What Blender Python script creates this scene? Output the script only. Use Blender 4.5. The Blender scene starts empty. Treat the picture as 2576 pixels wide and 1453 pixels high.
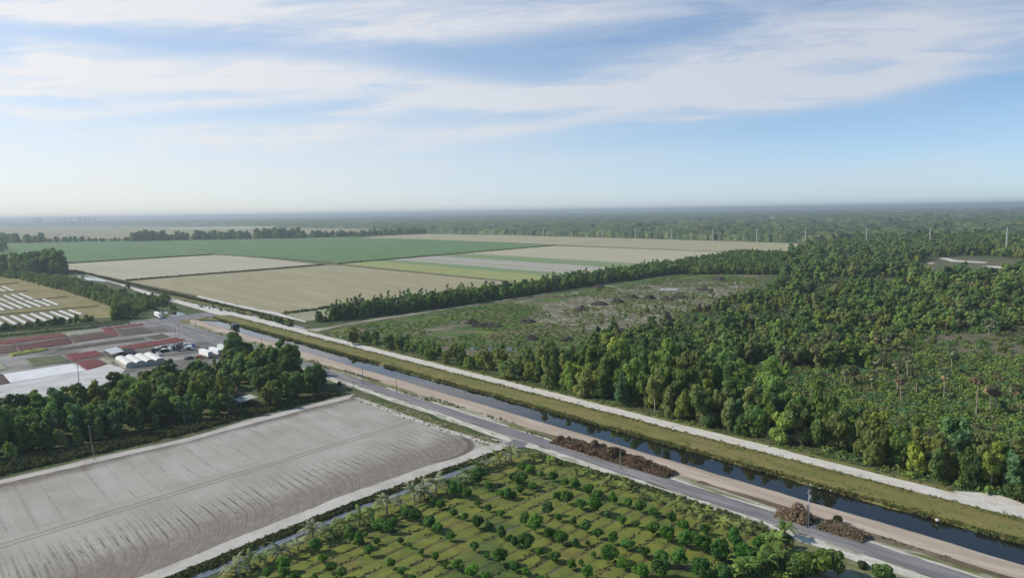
import bpy, math, random
import numpy as np
from mathutils import Vector, Matrix

sc = bpy.context.scene
col = sc.collection
R = math.radians
rnd = random.Random(7)
nr = np.random.default_rng(7)

# ------------------------------------------------------------------ camera
LENS, CAM_H = 26.0, 80.0
FPX = 2576 * LENS / 36.0
ROLL = math.atan(40 / 2576)
PITCH = math.atan((726.5 - 532.5) / FPX * math.cos(ROLL))
CAM = np.array([232.354, -200.345, CAM_H])
_f = np.array([-0.751778, 0.651211]) / math.hypot(0.751778, 0.651211)
FW = np.array([_f[0] * math.cos(PITCH), _f[1] * math.cos(PITCH), -math.sin(PITCH)])
_r0 = np.array([_f[1], -_f[0], 0.0])
_u0 = np.cross(_r0, FW)
CR = _r0 * math.cos(ROLL) - _u0 * math.sin(ROLL)
CU = np.cross(CR, FW)
cam = bpy.data.objects.new('camera', bpy.data.cameras.new('camera'))
col.objects.link(cam)
cam.data.lens = LENS
cam.data.sensor_width = 36.0
cam.data.clip_start = 1.0
cam.data.clip_end = 200000.0
M = Matrix(((CR[0], CU[0], -FW[0]), (CR[1], CU[1], -FW[1]), (CR[2], CU[2], -FW[2]))).to_4x4()
M.translation = Vector(CAM)
cam.matrix_world = M
sc.camera = cam


def G(u, v, z=0.0):
    """photo point -> ground point (x along the canal, y across it)"""
    d = CR * ((u - 1288) / FPX) + CU * ((726.5 - v) / FPX) + FW
    t = (z - CAM_H) / d[2]
    return float(CAM[0] + d[0] * t), float(CAM[1] + d[1] * t)


def PV(x, y, z=0.0):
    dx, dy, dz = x - CAM[0], y - CAM[1], z - CAM[2]
    k = dx * FW[0] + dy * FW[1] + dz * FW[2]
    k = np.where(np.abs(k) < 1e-3, 1e-3, k)
    u = 1288 + FPX * (dx * CR[0] + dy * CR[1] + dz * CR[2]) / k
    v = 726.5 - FPX * (dx * CU[0] + dy * CU[1] + dz * CU[2]) / k
    return np.where(k > 0, u, -9999), np.where(k > 0, v, -9999)


def dist(x, y):
    return math.sqrt((x - CAM[0]) ** 2 + (y - CAM[1]) ** 2 + CAM_H ** 2)


# ------------------------------------------------------------------ sun, sky, exposure
SUN_EL = R(36)
sun_xy = np.array([-0.74, -0.67])                     # towards the sun, left of the view
sun_d = Vector((sun_xy[0] * math.cos(SUN_EL), sun_xy[1] * math.cos(SUN_EL), math.sin(SUN_EL)))
sl = bpy.data.lights.new('sun', 'SUN')
sl.energy = 3.6
sl.angle = R(1.5)
sl.color = (1.0, 0.93, 0.79)
so = bpy.data.objects.new('sun', sl)
col.objects.link(so)
so.rotation_euler = sun_d.to_track_quat('Z', 'Y').to_euler()

world = bpy.data.worlds.new("World")
sc.world = world
world.use_nodes = True
WN, WL = world.node_tree.nodes, world.node_tree.links
WN.clear()


class NB:
    """small helper for node trees"""
    def __init__(s, tree): s.N, s.L = tree.nodes, tree.links
    def put(s, sock, v):
        if hasattr(v, 'is_linked') or isinstance(v, bpy.types.NodeSocket): s.L.new(v, sock)
        elif isinstance(v, (tuple, list)) and sock.type == 'RGBA' and len(v) == 3: sock.default_value = (*v, 1)
        else: sock.default_value = v
    def math(s, op, a, b=0.0, c=None, clamp=False):
        n = s.N.new('ShaderNodeMath'); n.operation = op; n.use_clamp = clamp
        s.put(n.inputs[0], a); s.put(n.inputs[1], b)
        if c is not None: s.put(n.inputs[2], c)
        return n.outputs[0]
    def mix(s, f, a, b, mode='MIX'):
        n = s.N.new('ShaderNodeMix'); n.data_type = 'RGBA'; n.blend_type = mode
        s.put(n.inputs[0], f); s.put(n.inputs[6], a); s.put(n.inputs[7], b)
        return n.outputs[2]
    def rng(s, x, a, b, c=0.0, d=1.0, smooth=False):
        n = s.N.new('ShaderNodeMapRange'); n.clamp = True
        if smooth: n.interpolation_type = 'SMOOTHSTEP'
        for i, v in enumerate((x, a, b, c, d)): s.put(n.inputs[i], v)
        return n.outputs[0]
    def noise(s, vec, scale, detail=4.0, rough=0.55, dist=0.0):
        n = s.N.new('ShaderNodeTexNoise'); s.L.new(vec, n.inputs['Vector'])
        n.inputs['Scale'].default_value = scale; n.inputs['Detail'].default_value = detail
        n.inputs['Roughness'].default_value = rough; n.inputs['Distortion'].default_value = dist
        return n.outputs[0]
    def comb(s, x, y, z=0.0):
        n = s.N.new('ShaderNodeCombineXYZ')
        for i, v in enumerate((x, y, z)): s.put(n.inputs[i], v)
        return n.outputs[0]
    def sep(s, vec):
        n = s.N.new('ShaderNodeSeparateXYZ'); s.L.new(vec, n.inputs[0]); return n.outputs
    def vmath(s, op, a, b):
        n = s.N.new('ShaderNodeVectorMath'); n.operation = op
        s.put(n.inputs[0], a); s.put(n.inputs[1], b); return n.outputs[0]


def build_sky():
    b = NB(world.node_tree)
    tc = WN.new('ShaderNodeTexCoord')
    d = tc.outputs['Generated']
    x, y, z = b.sep(d)
    zc = b.math('MAXIMUM', z, 0.0)
    # the clear blue of the photograph sits low over the horizon: sample the sky a little higher
    sky = WN.new('ShaderNodeTexSky')
    sky.sky_type = 'NISHITA'
    sky.sun_disc = False
    sky.sun_elevation = SUN_EL
    sky.sun_rotation = math.atan2(sun_xy[0], sun_xy[1])
    sky.altitude = 80
    sky.air_density = 1.0
    sky.dust_density = 0.8
    sky.ozone_density = 1.6
    zz = b.math('ADD', b.math('MULTIPLY', zc, 1.9), 0.045)
    vec = b.comb(x, y, zz)
    nrm = WN.new('ShaderNodeVectorMath'); nrm.operation = 'NORMALIZE'; WL.new(vec, nrm.inputs[0])
    WL.new(nrm.outputs[0], sky.inputs[0])
    # bearing to the right of the view and height over the horizon, in photo units
    fwd = b.math('ADD', b.math('MULTIPLY', x, float(_f[0])), b.math('MULTIPLY', y, float(_f[1])))
    rgt = b.math('ADD', b.math('MULTIPLY', x, float(_r0[0])), b.math('MULTIPLY', y, float(_r0[1])))
    fw_ = b.math('MAXIMUM', b.math('ABSOLUTE', fwd), 0.30)
    U = b.math('MULTIPLY', b.math('DIVIDE', rgt, fw_), FPX)          # a cloud deck seen edge-on, level with the horizon
    V = b.math('MULTIPLY', b.math('DIVIDE', zc, fw_), FPX)
    # wispy distortion
    s1 = b.comb(b.math('MULTIPLY', U, 1 / 620.0), b.math('MULTIPLY', V, 1 / 130.0))
    n1 = b.noise(s1, 1.0, 5, 0.6, 0.4)
    s2 = b.comb(b.math('MULTIPLY', U, 1 / 300.0), b.math('ADD', b.math('MULTIPLY', V, 1 / 42.0), b.math('MULTIPLY', U, -0.0012)), 3.7)
    n2 = b.noise(s2, 1.0, 6, 0.62, 0.6)
    Ud = b.math('ADD', U, b.math('MULTIPLY', b.math('SUBTRACT', n2, 0.5), 300.0))
    Vd = b.math('ADD', V, b.math('MULTIPLY', b.math('SUBTRACT', n1, 0.5), 46.0))
    # long cirrus sheets: (u, v in the 2576-wide photo, half length, half height, slope, strength)
    sheets = [(120, 18, 420, 34, .0, 1.0), (560, 40, 420, 36, .04, .75), (1050, 70, 420, 42, -.02, .62), (1500, 30, 560, 40, -.06, .7), (800, 5, 700, 30, 0, .6), (2250, 40, 560, 60, -.10, .62),
              (210, 175, 240, 42, .05, .9), (620, 180, 380, 40, .0, .95), (60, 205, 300, 34, .04, .7), (860, 205, 330, 34, .06, .6), (160, 150, 130, 26, .35, .55), (180, 108, 170, 16, .12, .4),
              (140, 240, 130, 11, .05, .7), (470, 268, 290, 16, -.05, .7), (60, 283, 190, 20, .03, .7), (930, 285, 200, 34, -.25, .55), (700, 235, 420, 30, .0, .35),
              (1330, 250, 320, 24, .03, .75), (1650, 245, 470, 36, .0, .95), (2050, 240, 300, 36, -.16, .85), (1750, 215, 520, 40, -.08, .7), (2330, 170, 300, 30, -.22, .55),
              (1900, 150, 480, 50, -.10, .55), (2300, 95, 480, 55, -.12, .55), (1700, 178, 260, 14, .02, .3), (2480, 180, 220, 14, -.12, .4), (2420, 118, 320, 9, -.22, .35),
              (1350, 318, 340, 17, -.10, .6), (950, 335, 420, 24, -.05, .5), (700, 322, 200, 12, .0, .4), (1740, 300, 120, 7, .0, .45), (560, 358, 300, 16, .04, .35), (1050, 372, 420, 18, -.06, .28),
              (1450, 405, 520, 22, -.04, .22), (2300, 425, 500, 34, -.07, .26), (300, 330, 340, 22, .0, .3), (250, 400, 900, 95, .0, .42), (1000, 440, 700, 55, -.02, .26), (2250, 455, 560, 34, -.04, .22), (1150, 215, 260, 24, .10, .35)]
    tot = None
    for (u, v, wu, wv, sl_, amp) in sheets:
        dd = CR * ((u - 1288) / FPX) + CU * ((726.5 - v) / FPX) + FW
        ff = dd[0] * _f[0] + dd[1] * _f[1]
        cu_, cv_ = FPX * (dd[0] * _r0[0] + dd[1] * _r0[1]) / ff, FPX * dd[2] / ff
        du = b.math('SUBTRACT', Ud, cu_)
        dv = b.math('ADD', b.math('SUBTRACT', Vd, cv_), b.math('MULTIPLY', du, sl_))
        e = b.math('ADD', b.math('POWER', b.math('ABSOLUTE', b.math('MULTIPLY', du, 1 / wu)), 2.0),
                   b.math('POWER', b.math('ABSOLUTE', b.math('MULTIPLY', dv, 1 / wv)), 2.0))
        k = b.math('MULTIPLY', b.math('POWER', 2.718, b.math('MULTIPLY', e, -1.1)), amp)
        tot = k if tot is None else b.math('ADD', tot, k)
    streak = b.math('MULTIPLY_ADD', b.math('SUBTRACT', n2, 0.5), 2.6, 0.98)
    c = b.math('MULTIPLY', tot, streak)
    veil = b.math('MULTIPLY', b.rng(n1, 0.42, 0.7), 0.16)
    c = b.math('ADD', c, veil)
    cloud = b.rng(c, 0.0, 1.12, 0.0, 0.86)
    # milky air near the horizon, warmer and brighter towards the sun
    toward = b.rng(U, 900.0, -1500.0, 0.0, 1.0, True)
    low = b.math('POWER', 2.718, b.math('DIVIDE', b.math('MULTIPLY', V, -1.0), b.math('MULTIPLY_ADD', toward, 190.0, 135.0)))
    milk = b.math('MULTIPLY', low, b.math('MULTIPLY_ADD', toward, 0.06, 0.92))
    k = 0.80 / 0.12
    clear = b.mix(1.0, sky.outputs[0], (0.94, 1.12, 1.16), 'MULTIPLY')
    ccol = b.mix(toward, (0.62 * k, 0.645 * k, 0.71 * k), (0.88 * k, 0.87 * k, 0.875 * k))
    mcol = b.mix(toward, (0.57 * k, 0.655 * k, 0.715 * k), (0.86 * k, 0.83 * k, 0.765 * k))
    out = b.mix(cloud, clear, ccol)
    out = b.mix(milk, out, mcol)
    bg = WN.new('ShaderNodeBackground')
    WL.new(out, bg.inputs['Color'])
    bg.inputs['Strength'].default_value = 0.12
    o = WN.new('ShaderNodeOutputWorld')
    WL.new(bg.outputs[0], o.inputs['Surface'])


build_sky()
sc.view_settings.view_transform = 'Standard'
sc.view_settings.look = 'None'
sc.view_settings.exposure = 0.42
sc.view_settings.gamma = 1.0
sc.render.engine = 'CYCLES'
sc.cycles.max_bounces = 6
sc.cycles.diffuse_bounces = 2
sc.cycles.transmission_bounces = 3
sc.cycles.glossy_bounces = 2
sc.cycles.volume_bounces = 1
sc.cycles.transparent_max_bounces = 4
sc.cycles.use_denoising = True


# ------------------------------------------------------------------ materials
def mat(name):
    m = bpy.data.materials.new(name); m.use_nodes = True
    b = NB(m.node_tree)
    p = m.node_tree.nodes['Principled BSDF']
    p.inputs['Roughness'].default_value = 0.85
    p.inputs['Specular IOR Level'].default_value = 0.2
    g = m.node_tree.nodes.new('ShaderNodeNewGeometry')
    return m, b, p, g.outputs['Position']


def plain(name, c, rough=0.7, spec=0.3, var=0.12, scale=0.8, metal=0.0):
    m, b, p, pos = mat(name)
    tc = b.N.new('ShaderNodeTexCoord')
    n = b.noise(tc.outputs['Object'], scale, 4)
    f = b.rng(n, 0.3, 0.7)
    b.L.new(b.mix(f, tuple(v * (1 - var) for v in c), tuple(min(1, v * (1 + var)) for v in c)), p.inputs['Base Color'])
    p.inputs['Roughness'].default_value = rough
    p.inputs['Specular IOR Level'].default_value = spec
    p.inputs['Metallic'].default_value = metal
    return m


def patchy(name, cols, scales, stretch=(1, 1), fine=0.25, fine_scale=1.2, rough=0.95, bump=0.0, ang=0.0, contrast=(0.4, 0.6)):
    """ground: first colour overlaid with one noise patch per further colour"""
    m, b, p, pos = mat(name)
    mp = b.N.new('ShaderNodeMapping')
    b.L.new(pos, mp.inputs[0]); mp.inputs['Rotation'].default_value = (0, 0, ang)
    mp.inputs['Scale'].default_value = (stretch[0], stretch[1], 1)
    v = mp.outputs[0]
    c = cols[0]
    for i, (cc, s) in enumerate(zip(cols[1:], scales)):
        off = b.vmath('ADD', v, (13.7 * i, 7.3 * i, 5.1 * i))
        c = b.mix(b.rng(b.noise(off, s, 5, 0.62), *contrast), c, cc)
    fn = b.rng(b.noise(pos, fine_scale, 6, 0.7), 0.25, 0.75, 1 - fine, 1 + fine)
    n = b.N.new('ShaderNodeVectorMath'); n.operation = 'SCALE'
    b.put(n.inputs[0], c); b.L.new(fn, n.inputs['Scale'])
    b.L.new(n.outputs[0], p.inputs['Base Color'])
    p.inputs['Roughness'].default_value = rough
    p.inputs['Specular IOR Level'].default_value = 0.1
    if bump:
        bm = b.N.new('ShaderNodeBump'); bm.inputs['Strength'].default_value = bump; bm.inputs['Distance'].default_value = 0.3
        b.L.new(b.noise(pos, fine_scale, 6, 0.7), bm.inputs['Height']); b.L.new(bm.outputs[0], p.inputs['Normal'])
    return m


def leafmat(name, warm=0.25, trans=0.44, fixed=None):
    """foliage tinted by the object's own colour, a little different on every plant and every clump"""
    m, b, p, pos = mat(name)
    oi = b.N.new('ShaderNodeObjectInfo')
    tc = b.N.new('ShaderNodeTexCoord')
    n = b.noise(tc.outputs['Object'], 0.55, 4, 0.6)
    n2 = b.noise(tc.outputs['Object'], 2.6, 2, 0.5)
    base = oi.outputs['Color']
    if fixed is not None:
        rgb = b.N.new('ShaderNodeRGB'); rgb.outputs[0].default_value = (*fixed, 1); base = rgb.outputs[0]
    drift = b.noise(pos, .022, 3, .6)
    base = b.mix(b.math('MULTIPLY', b.rng(drift, .50, .62), .75), base, b.mix(1.0, base, (1.28, 1.16, .85), 'MULTIPLY'))
    base = b.mix(b.math('MULTIPLY', b.rng(drift, .46, .36), .6), base, b.mix(1.0, base, (.75, .95, 1.0), 'MULTIPLY'))
    yel = b.mix(1.0, base, (1.42, 1.24, 0.80), 'MULTIPLY')
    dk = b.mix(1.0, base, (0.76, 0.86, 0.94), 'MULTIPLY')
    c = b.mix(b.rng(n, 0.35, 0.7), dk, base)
    c = b.mix(b.math('MULTIPLY', b.rng(oi.outputs['Random'], 0.35, 1.0), b.math('MULTIPLY', b.rng(n2, 0.35, 0.75), warm * 2.2), None, True), c, yel)
    s = b.N.new('ShaderNodeVectorMath'); s.operation = 'SCALE'
    b.put(s.inputs[0], c)
    b.L.new(b.rng(b.math('FRACT', b.math('MULTIPLY', oi.outputs['Random'], 7.31)), 0, 1, 0.80, 1.48), s.inputs['Scale'])
    b.L.new(s.outputs[0], p.inputs['Base Color'])
    p.inputs['Roughness'].default_value = 0.65
    p.inputs['Specular IOR Level'].default_value = 0.15
    tr = b.N.new('ShaderNodeBsdfTranslucent')
    b.L.new(b.mix(1.0, s.outputs[0], (1.25, 1.3, 0.7), 'MULTIPLY'), tr.inputs[0])
    mx = b.N.new('ShaderNodeMixShader'); mx.inputs[0].default_value = trans
    b.L.new(p.outputs[0], mx.inputs[1]); b.L.new(tr.outputs[0], mx.inputs[2])
    b.L.new(mx.outputs[0], m.node_tree.nodes['Material Output'].inputs['Surface'])
    return m


# ------------------------------------------------------------------ mesh helpers
def mesh_np(name, verts, faces, m=None, smooth=False):
    """faces: list of index tuples or (N,4)/(N,3) array"""
    me = bpy.data.meshes.new(name)
    verts = np.asarray(verts, dtype=np.float32)
    if isinstance(faces, np.ndarray):
        k = faces.shape[1]; n = len(faces)
        me.vertices.add(len(verts)); me.vertices.foreach_set('co', verts.ravel())
        me.loops.add(n * k); me.loops.foreach_set('vertex_index', faces.astype(np.int32).ravel())
        me.polygons.add(n); me.polygons.foreach_set('loop_start', np.arange(0, n * k, k, dtype=np.int32))
        me.update(calc_edges=True)
    else:
        me.from_pydata([tuple(map(float, v)) for v in verts], [], [tuple(f) for f in faces])
    if smooth: me.polygons.foreach_set('use_smooth', np.ones(len(me.polygons), dtype=bool))
    if m is not None: me.materials.append(m)
    me.update()
    return me


def link(name, me, parent=None):
    o = bpy.data.objects.new(name, me); col.objects.link(o)
    if parent is not None: o.parent = parent
    return o


def tag(o, label, cat, group=None):
    o['label'] = label; o['category'] = cat
    if group: o['group'] = group
    return o


def thing(name, label, cat, loc=(0, 0, 0), rz=0.0, group=None):
    o = bpy.data.objects.new(name, None); col.objects.link(o)
    o.location = loc; o.rotation_euler = (0, 0, rz); o.empty_display_size = 0.5
    return tag(o, label, cat, group)


def struct(o, kind='structure', label=None):
    o['kind'] = kind
    if label: o['label'] = label
    return o


def copy_tree(o, parent=None):
    c = o.copy(); col.objects.link(c)
    if parent is not None: c.parent = parent
    for ch in o.children: copy_tree(ch, c)
    return c


class MB:
    """collects boxes, tubes and prisms of ONE part"""
    def __init__(s): s.v, s.f = [], []
    def add(s, v, f):
        k = len(s.v); s.v += [tuple(map(float, p)) for p in v]; s.f += [tuple(i + k for i in q) for q in f]
    def box(s, c, d, rz=0.0):
        a, b_, h = d[0] / 2, d[1] / 2, d[2] / 2
        ca, sa = math.cos(rz), math.sin(rz)
        v = []
        for z in (-h, h):
            for (x, y) in ((-a, -b_), (a, -b_), (a, b_), (-a, b_)):
                v.append((c[0] + x * ca - y * sa, c[1] + x * sa + y * ca, c[2] + z))
        s.add(v, [(3, 2, 1, 0), (4, 5, 6, 7), (0, 1, 5, 4), (1, 2, 6, 5), (2, 3, 7, 6), (3, 0, 4, 7)])
        return s
    def tube(s, pts, radii, n=7):
        pts = [Vector(p) for p in pts]; rings = []
        for i, p in enumerate(pts):
            t = (pts[min(i + 1, len(pts) - 1)] - pts[max(i - 1, 0)]).normalized()
            a = t.orthogonal().normalized(); b_ = t.cross(a)
            rings.append([p + (a * math.cos(2 * math.pi * k / n) + b_ * math.sin(2 * math.pi * k / n)) * radii[i] for k in range(n)])
        v = [q for r_ in rings for q in r_]; f = []
        for i in range(len(pts) - 1):
            for k in range(n):
                f.append((i * n + k, i * n + (k + 1) % n, (i + 1) * n + (k + 1) % n, (i + 1) * n + k))
        f.append(tuple(range(n - 1, -1, -1))); f.append(tuple((len(pts) - 1) * n + k for k in range(n)))
        s.add(v, f); return s
    def prism(s, poly, a, b_, axis='y'):
        """extrude a 2-D outline (in the other two axes) from a to b"""
        n = len(poly); v = []
        for t in (a, b_):
            for (p, q) in poly:
                v.append((p, t, q) if axis == 'y' else (t, p, q) if axis == 'x' else (p, q, t))
        f = [tuple(range(n)), tuple(range(2 * n - 1, n - 1, -1))]
        f += [(i, i + n, (i + 1) % n + n, (i + 1) % n) for i in range(n)]
        s.add(v, f); return s
    def build(s, name, m, parent=None, smooth=False):
        me = mesh_np(name, s.v, s.f, m, smooth)
        import bmesh
        bm = bmesh.new(); bm.from_mesh(me); bmesh.ops.recalc_face_normals(bm, faces=bm.faces); bm.to_mesh(me); bm.free()
        return link(name, me, parent)


def inpoly(poly, u, v):
    u = np.asarray(u, float); v = np.asarray(v, float); r = np.zeros(u.shape, bool)
    n = len(poly)
    for i in range(n):
        x1, y1 = poly[i]; x2, y2 = poly[(i + 1) % n]
        c = ((y1 > v) != (y2 > v))
        with np.errstate(divide='ignore', invalid='ignore'):
            r ^= c & (u < (x2 - x1) * (v - y1) / (y2 - y1 + 1e-12) + x1)
    return r


def inV(poly, x, y):
    u, v = PV(x, y); return inpoly(poly, u, v)


def grid_pts(x0, x1, y0, y1, step, jit=0.45, seed=1):
    g = np.random.default_rng(seed)
    xs = np.arange(x0, x1, step); ys = np.arange(y0, y1, step)
    X, Y = np.meshgrid(xs, ys); X = X.ravel(); Y = Y.ravel()
    return X + g.uniform(-jit, jit, X.shape) * step, Y + g.uniform(-jit, jit, Y.shape) * step


def vnoise(x, y, seed=0):
    """smooth value noise, numpy"""
    def h(i, j):
        n = (i * 374761393 + j * 668265263 + seed * 974711) & 0x7fffffff
        n = ((n ^ (n >> 13)) * 1274126177) & 0x7fffffff
        return ((n ^ (n >> 16)) & 0xffff) / 65535.0
    xi = np.floor(x).astype(np.int64); yi = np.floor(y).astype(np.int64)
    fx, fy = x - xi, y - yi
    fx = fx * fx * (3 - 2 * fx); fy = fy * fy * (3 - 2 * fy)
    a, b_, c, d = h(xi, yi), h(xi + 1, yi), h(xi, yi + 1), h(xi + 1, yi + 1)
    return (a * (1 - fx) + b_ * fx) * (1 - fy) + (c * (1 - fx) + d * fx) * fy


def sheet(name, poly, z, m, wob=0.0, step=4.0, seed=0, kind='structure'):
    """a flat ground sheet with a slightly ragged outline"""
    pts = []
    n = len(poly); g = random.Random(seed + len(name) * 31 + int(abs(poly[0][0]) * 7))
    for i in range(n):
        a, b_ = np.array(poly[i]), np.array(poly[(i + 1) % n]); L = np.linalg.norm(b_ - a)
        k = max(1, min(400, int(L / step))) if wob else 1
        t = (b_ - a) / max(L, 1e-6); nn = np.array([-t[1], t[0]])
        for j in range(k):
            p = a + (b_ - a) * j / k
            if wob: p = p + nn * wob * (1.3 * (vnoise(np.array([p[0] * .13]), np.array([p[1] * .13]), 5)[0] - .5) * 2 + g.uniform(-.3, .3))
            pts.append((p[0], p[1]))
    from mathutils.geometry import tessellate_polygon
    tri = tessellate_polygon([[Vector((p[0], p[1], 0)) for p in pts]])
    v = [(p[0], p[1], z) for p in pts]
    f = []
    for t in tri:
        a, b_, c = (Vector(v[i]) for i in t)
        f.append(t if (b_ - a).cross(c - a).z > 0 else t[::-1])
    o = link(name, mesh_np(name, v, f, m))
    o['kind'] = kind
    return o


def VP(*pts): return [G(u, v) for (u, v) in pts]
def Z(ox, oy, *pts): return [(ox + a * .25, oy + b_ * .25) for (a, b_) in pts]


ONES = 'zeroth first second third fourth fifth sixth seventh eighth ninth tenth eleventh twelfth thirteenth fourteenth fifteenth sixteenth seventeenth eighteenth nineteenth'.split()
TENS = {2: 'twent', 3: 'thirt', 4: 'fort', 5: 'fift', 6: 'sixt', 7: 'sevent', 8: 'eight', 9: 'ninet'}
def nth(n):
    if n < 20: return ONES[n]
    if n >= 100: return 'hundred and ' + nth(n - 100) if n > 100 else 'hundredth'
    return TENS[n // 10] + ('ieth' if n % 10 == 0 else 'y-' + ONES[n % 10])

# ------------------------------------------------------------------ ground materials
M_ground = patchy('scrub_ground', [(.080, .100, .040), (.115, .11, .060), (.055, .078, .030)], [.035, .09], fine=.4, fine_scale=.6)
M_white = patchy('white_sand_road', [(.50, .47, .42), (.44, .41, .36), (.54, .515, .47)], [.05, .22], (1, 3), .10, 1.0)
M_dirt = patchy('pink_dirt', [(.40, .32, .25), (.46, .39, .32), (.35, .28, .22)], [.12, .3], (.12, 1.3), .08, .9)
M_gray = patchy('gray_gravel', [(.20, .19, .195), (.27, .26, .25), (.15, .145, .152)], [.16, .4], (.10, 1.1), .12, 1.4)
M_should = patchy('sandy_shoulder', [(.46, .43, .38), (.35, .33, .28), (.20, .21, .12), (.52, .49, .44)], [.16, .13, .3], (.5, 1.3), .25, 1.2)
M_verge = patchy('weedy_verge', [(.30, .27, .20), (.17, .16, .075), (.42, .39, .33), (.12, .13, .05)], [.10, .11, .17], (.35, 1.2), .28, 1.1)
M_bank = patchy('grassy_bank', [(.158, .152, .046), (.105, .128, .036), (.185, .158, .062)], [.22, .16], (.3, 1.1), .35, 1.3, bump=.5)
M_bed = patchy('canal_bed', [(.03, .028, .02), (.05, .045, .03)], [.2], fine=.3)
M_tanfield = patchy('tan_crop_field', [(.345, .318, .200), (.305, .285, .170), (.36, .33, .215), (.29, .27, .165)], [.012, .03, .09], (.12, 2.2), .10, .35)
M_tanfield2 = patchy('dry_crop_field', [(.32, .285, .182), (.28, .255, .152), (.34, .305, .20), (.262, .24, .145)], [.010, .03, .08], (.12, 2.4), .12, .35)
M_paletan = patchy('pale_crop_field', [(.385, .36, .265), (.35, .325, .235)], [.012], (.25, 1.4), .08, .3)
M_green = patchy('green_crop', [(.115, .185, .078), (.135, .205, .088), (.098, .165, .070)], [.012, .05], (.3, 1.5), .12, .4)
M_ditchgrass = patchy('ditch_grass', [(.055, .065, .022), (.11, .095, .045)], [.08], fine=.35)
M_path = patchy('field_path', [(.27, .225, .15), (.18, .165, .085)], [.06], fine=.25)
M_strip = patchy('yellow_green_grass', [(.20, .185, .075), (.16, .165, .06), (.25, .20, .10)], [.03, .05], (.6, 1.6), .22, .8)
M_stripsoil = patchy('dark_soil_between_beds', [(.14, .13, .075), (.19, .165, .09)], [.06], fine=.3)
M_clear = patchy('clearing_ground', [(.070, .122, .032), (.130, .150, .036), (.048, .088, .028), (.15, .125, .085)], [.03, .05, .055], (1, 1), .4, .5, contrast=(.47, .60))
M_clearsand = patchy('clearing_sand', [(.125, .115, .066), (.075, .100, .036), (.34, .31, .26), (.10, .098, .050)], [.05, .20, .11], (1, 1), .35, .6, contrast=(.50, .60))
M_brown = patchy('dry_brown_grass', [(.155, .130, .09), (.12, .105, .07), (.085, .10, .045)], [.06, .08], fine=.3, fine_scale=.5)
M_yard = patchy('nursery_yard', [(.215, .20, .195), (.15, .14, .135), (.31, .295, .28), (.11, .105, .09)], [.05, .07, .06], (1, .5), .2, .8)
M_flat = patchy('far_flat', [(.24, .225, .13), (.17, .18, .09), (.30, .26, .17)], [.004, .008], (.5, 1), .15, .05)


def water_mat():
    m, b, p, pos = mat('still_water')
    p.inputs['Base Color'].default_value = (.012, .013, .010, 1)
    p.inputs['Roughness'].default_value = 0.015
    p.inputs['Specular IOR Level'].default_value = 0.5
    p.inputs['IOR'].default_value = 1.45
    bm = b.N.new('ShaderNodeBump'); bm.inputs['Strength'].default_value = .012; bm.inputs['Distance'].default_value = .05
    b.L.new(b.noise(pos, .8, 3), bm.inputs['Height']); b.L.new(bm.outputs[0], p.inputs['Normal'])
    return m


M_water = water_mat()
M_murk = plain('murky_ditch_water', (.13, .14, .145), .12, .6, .15, .1)


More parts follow.
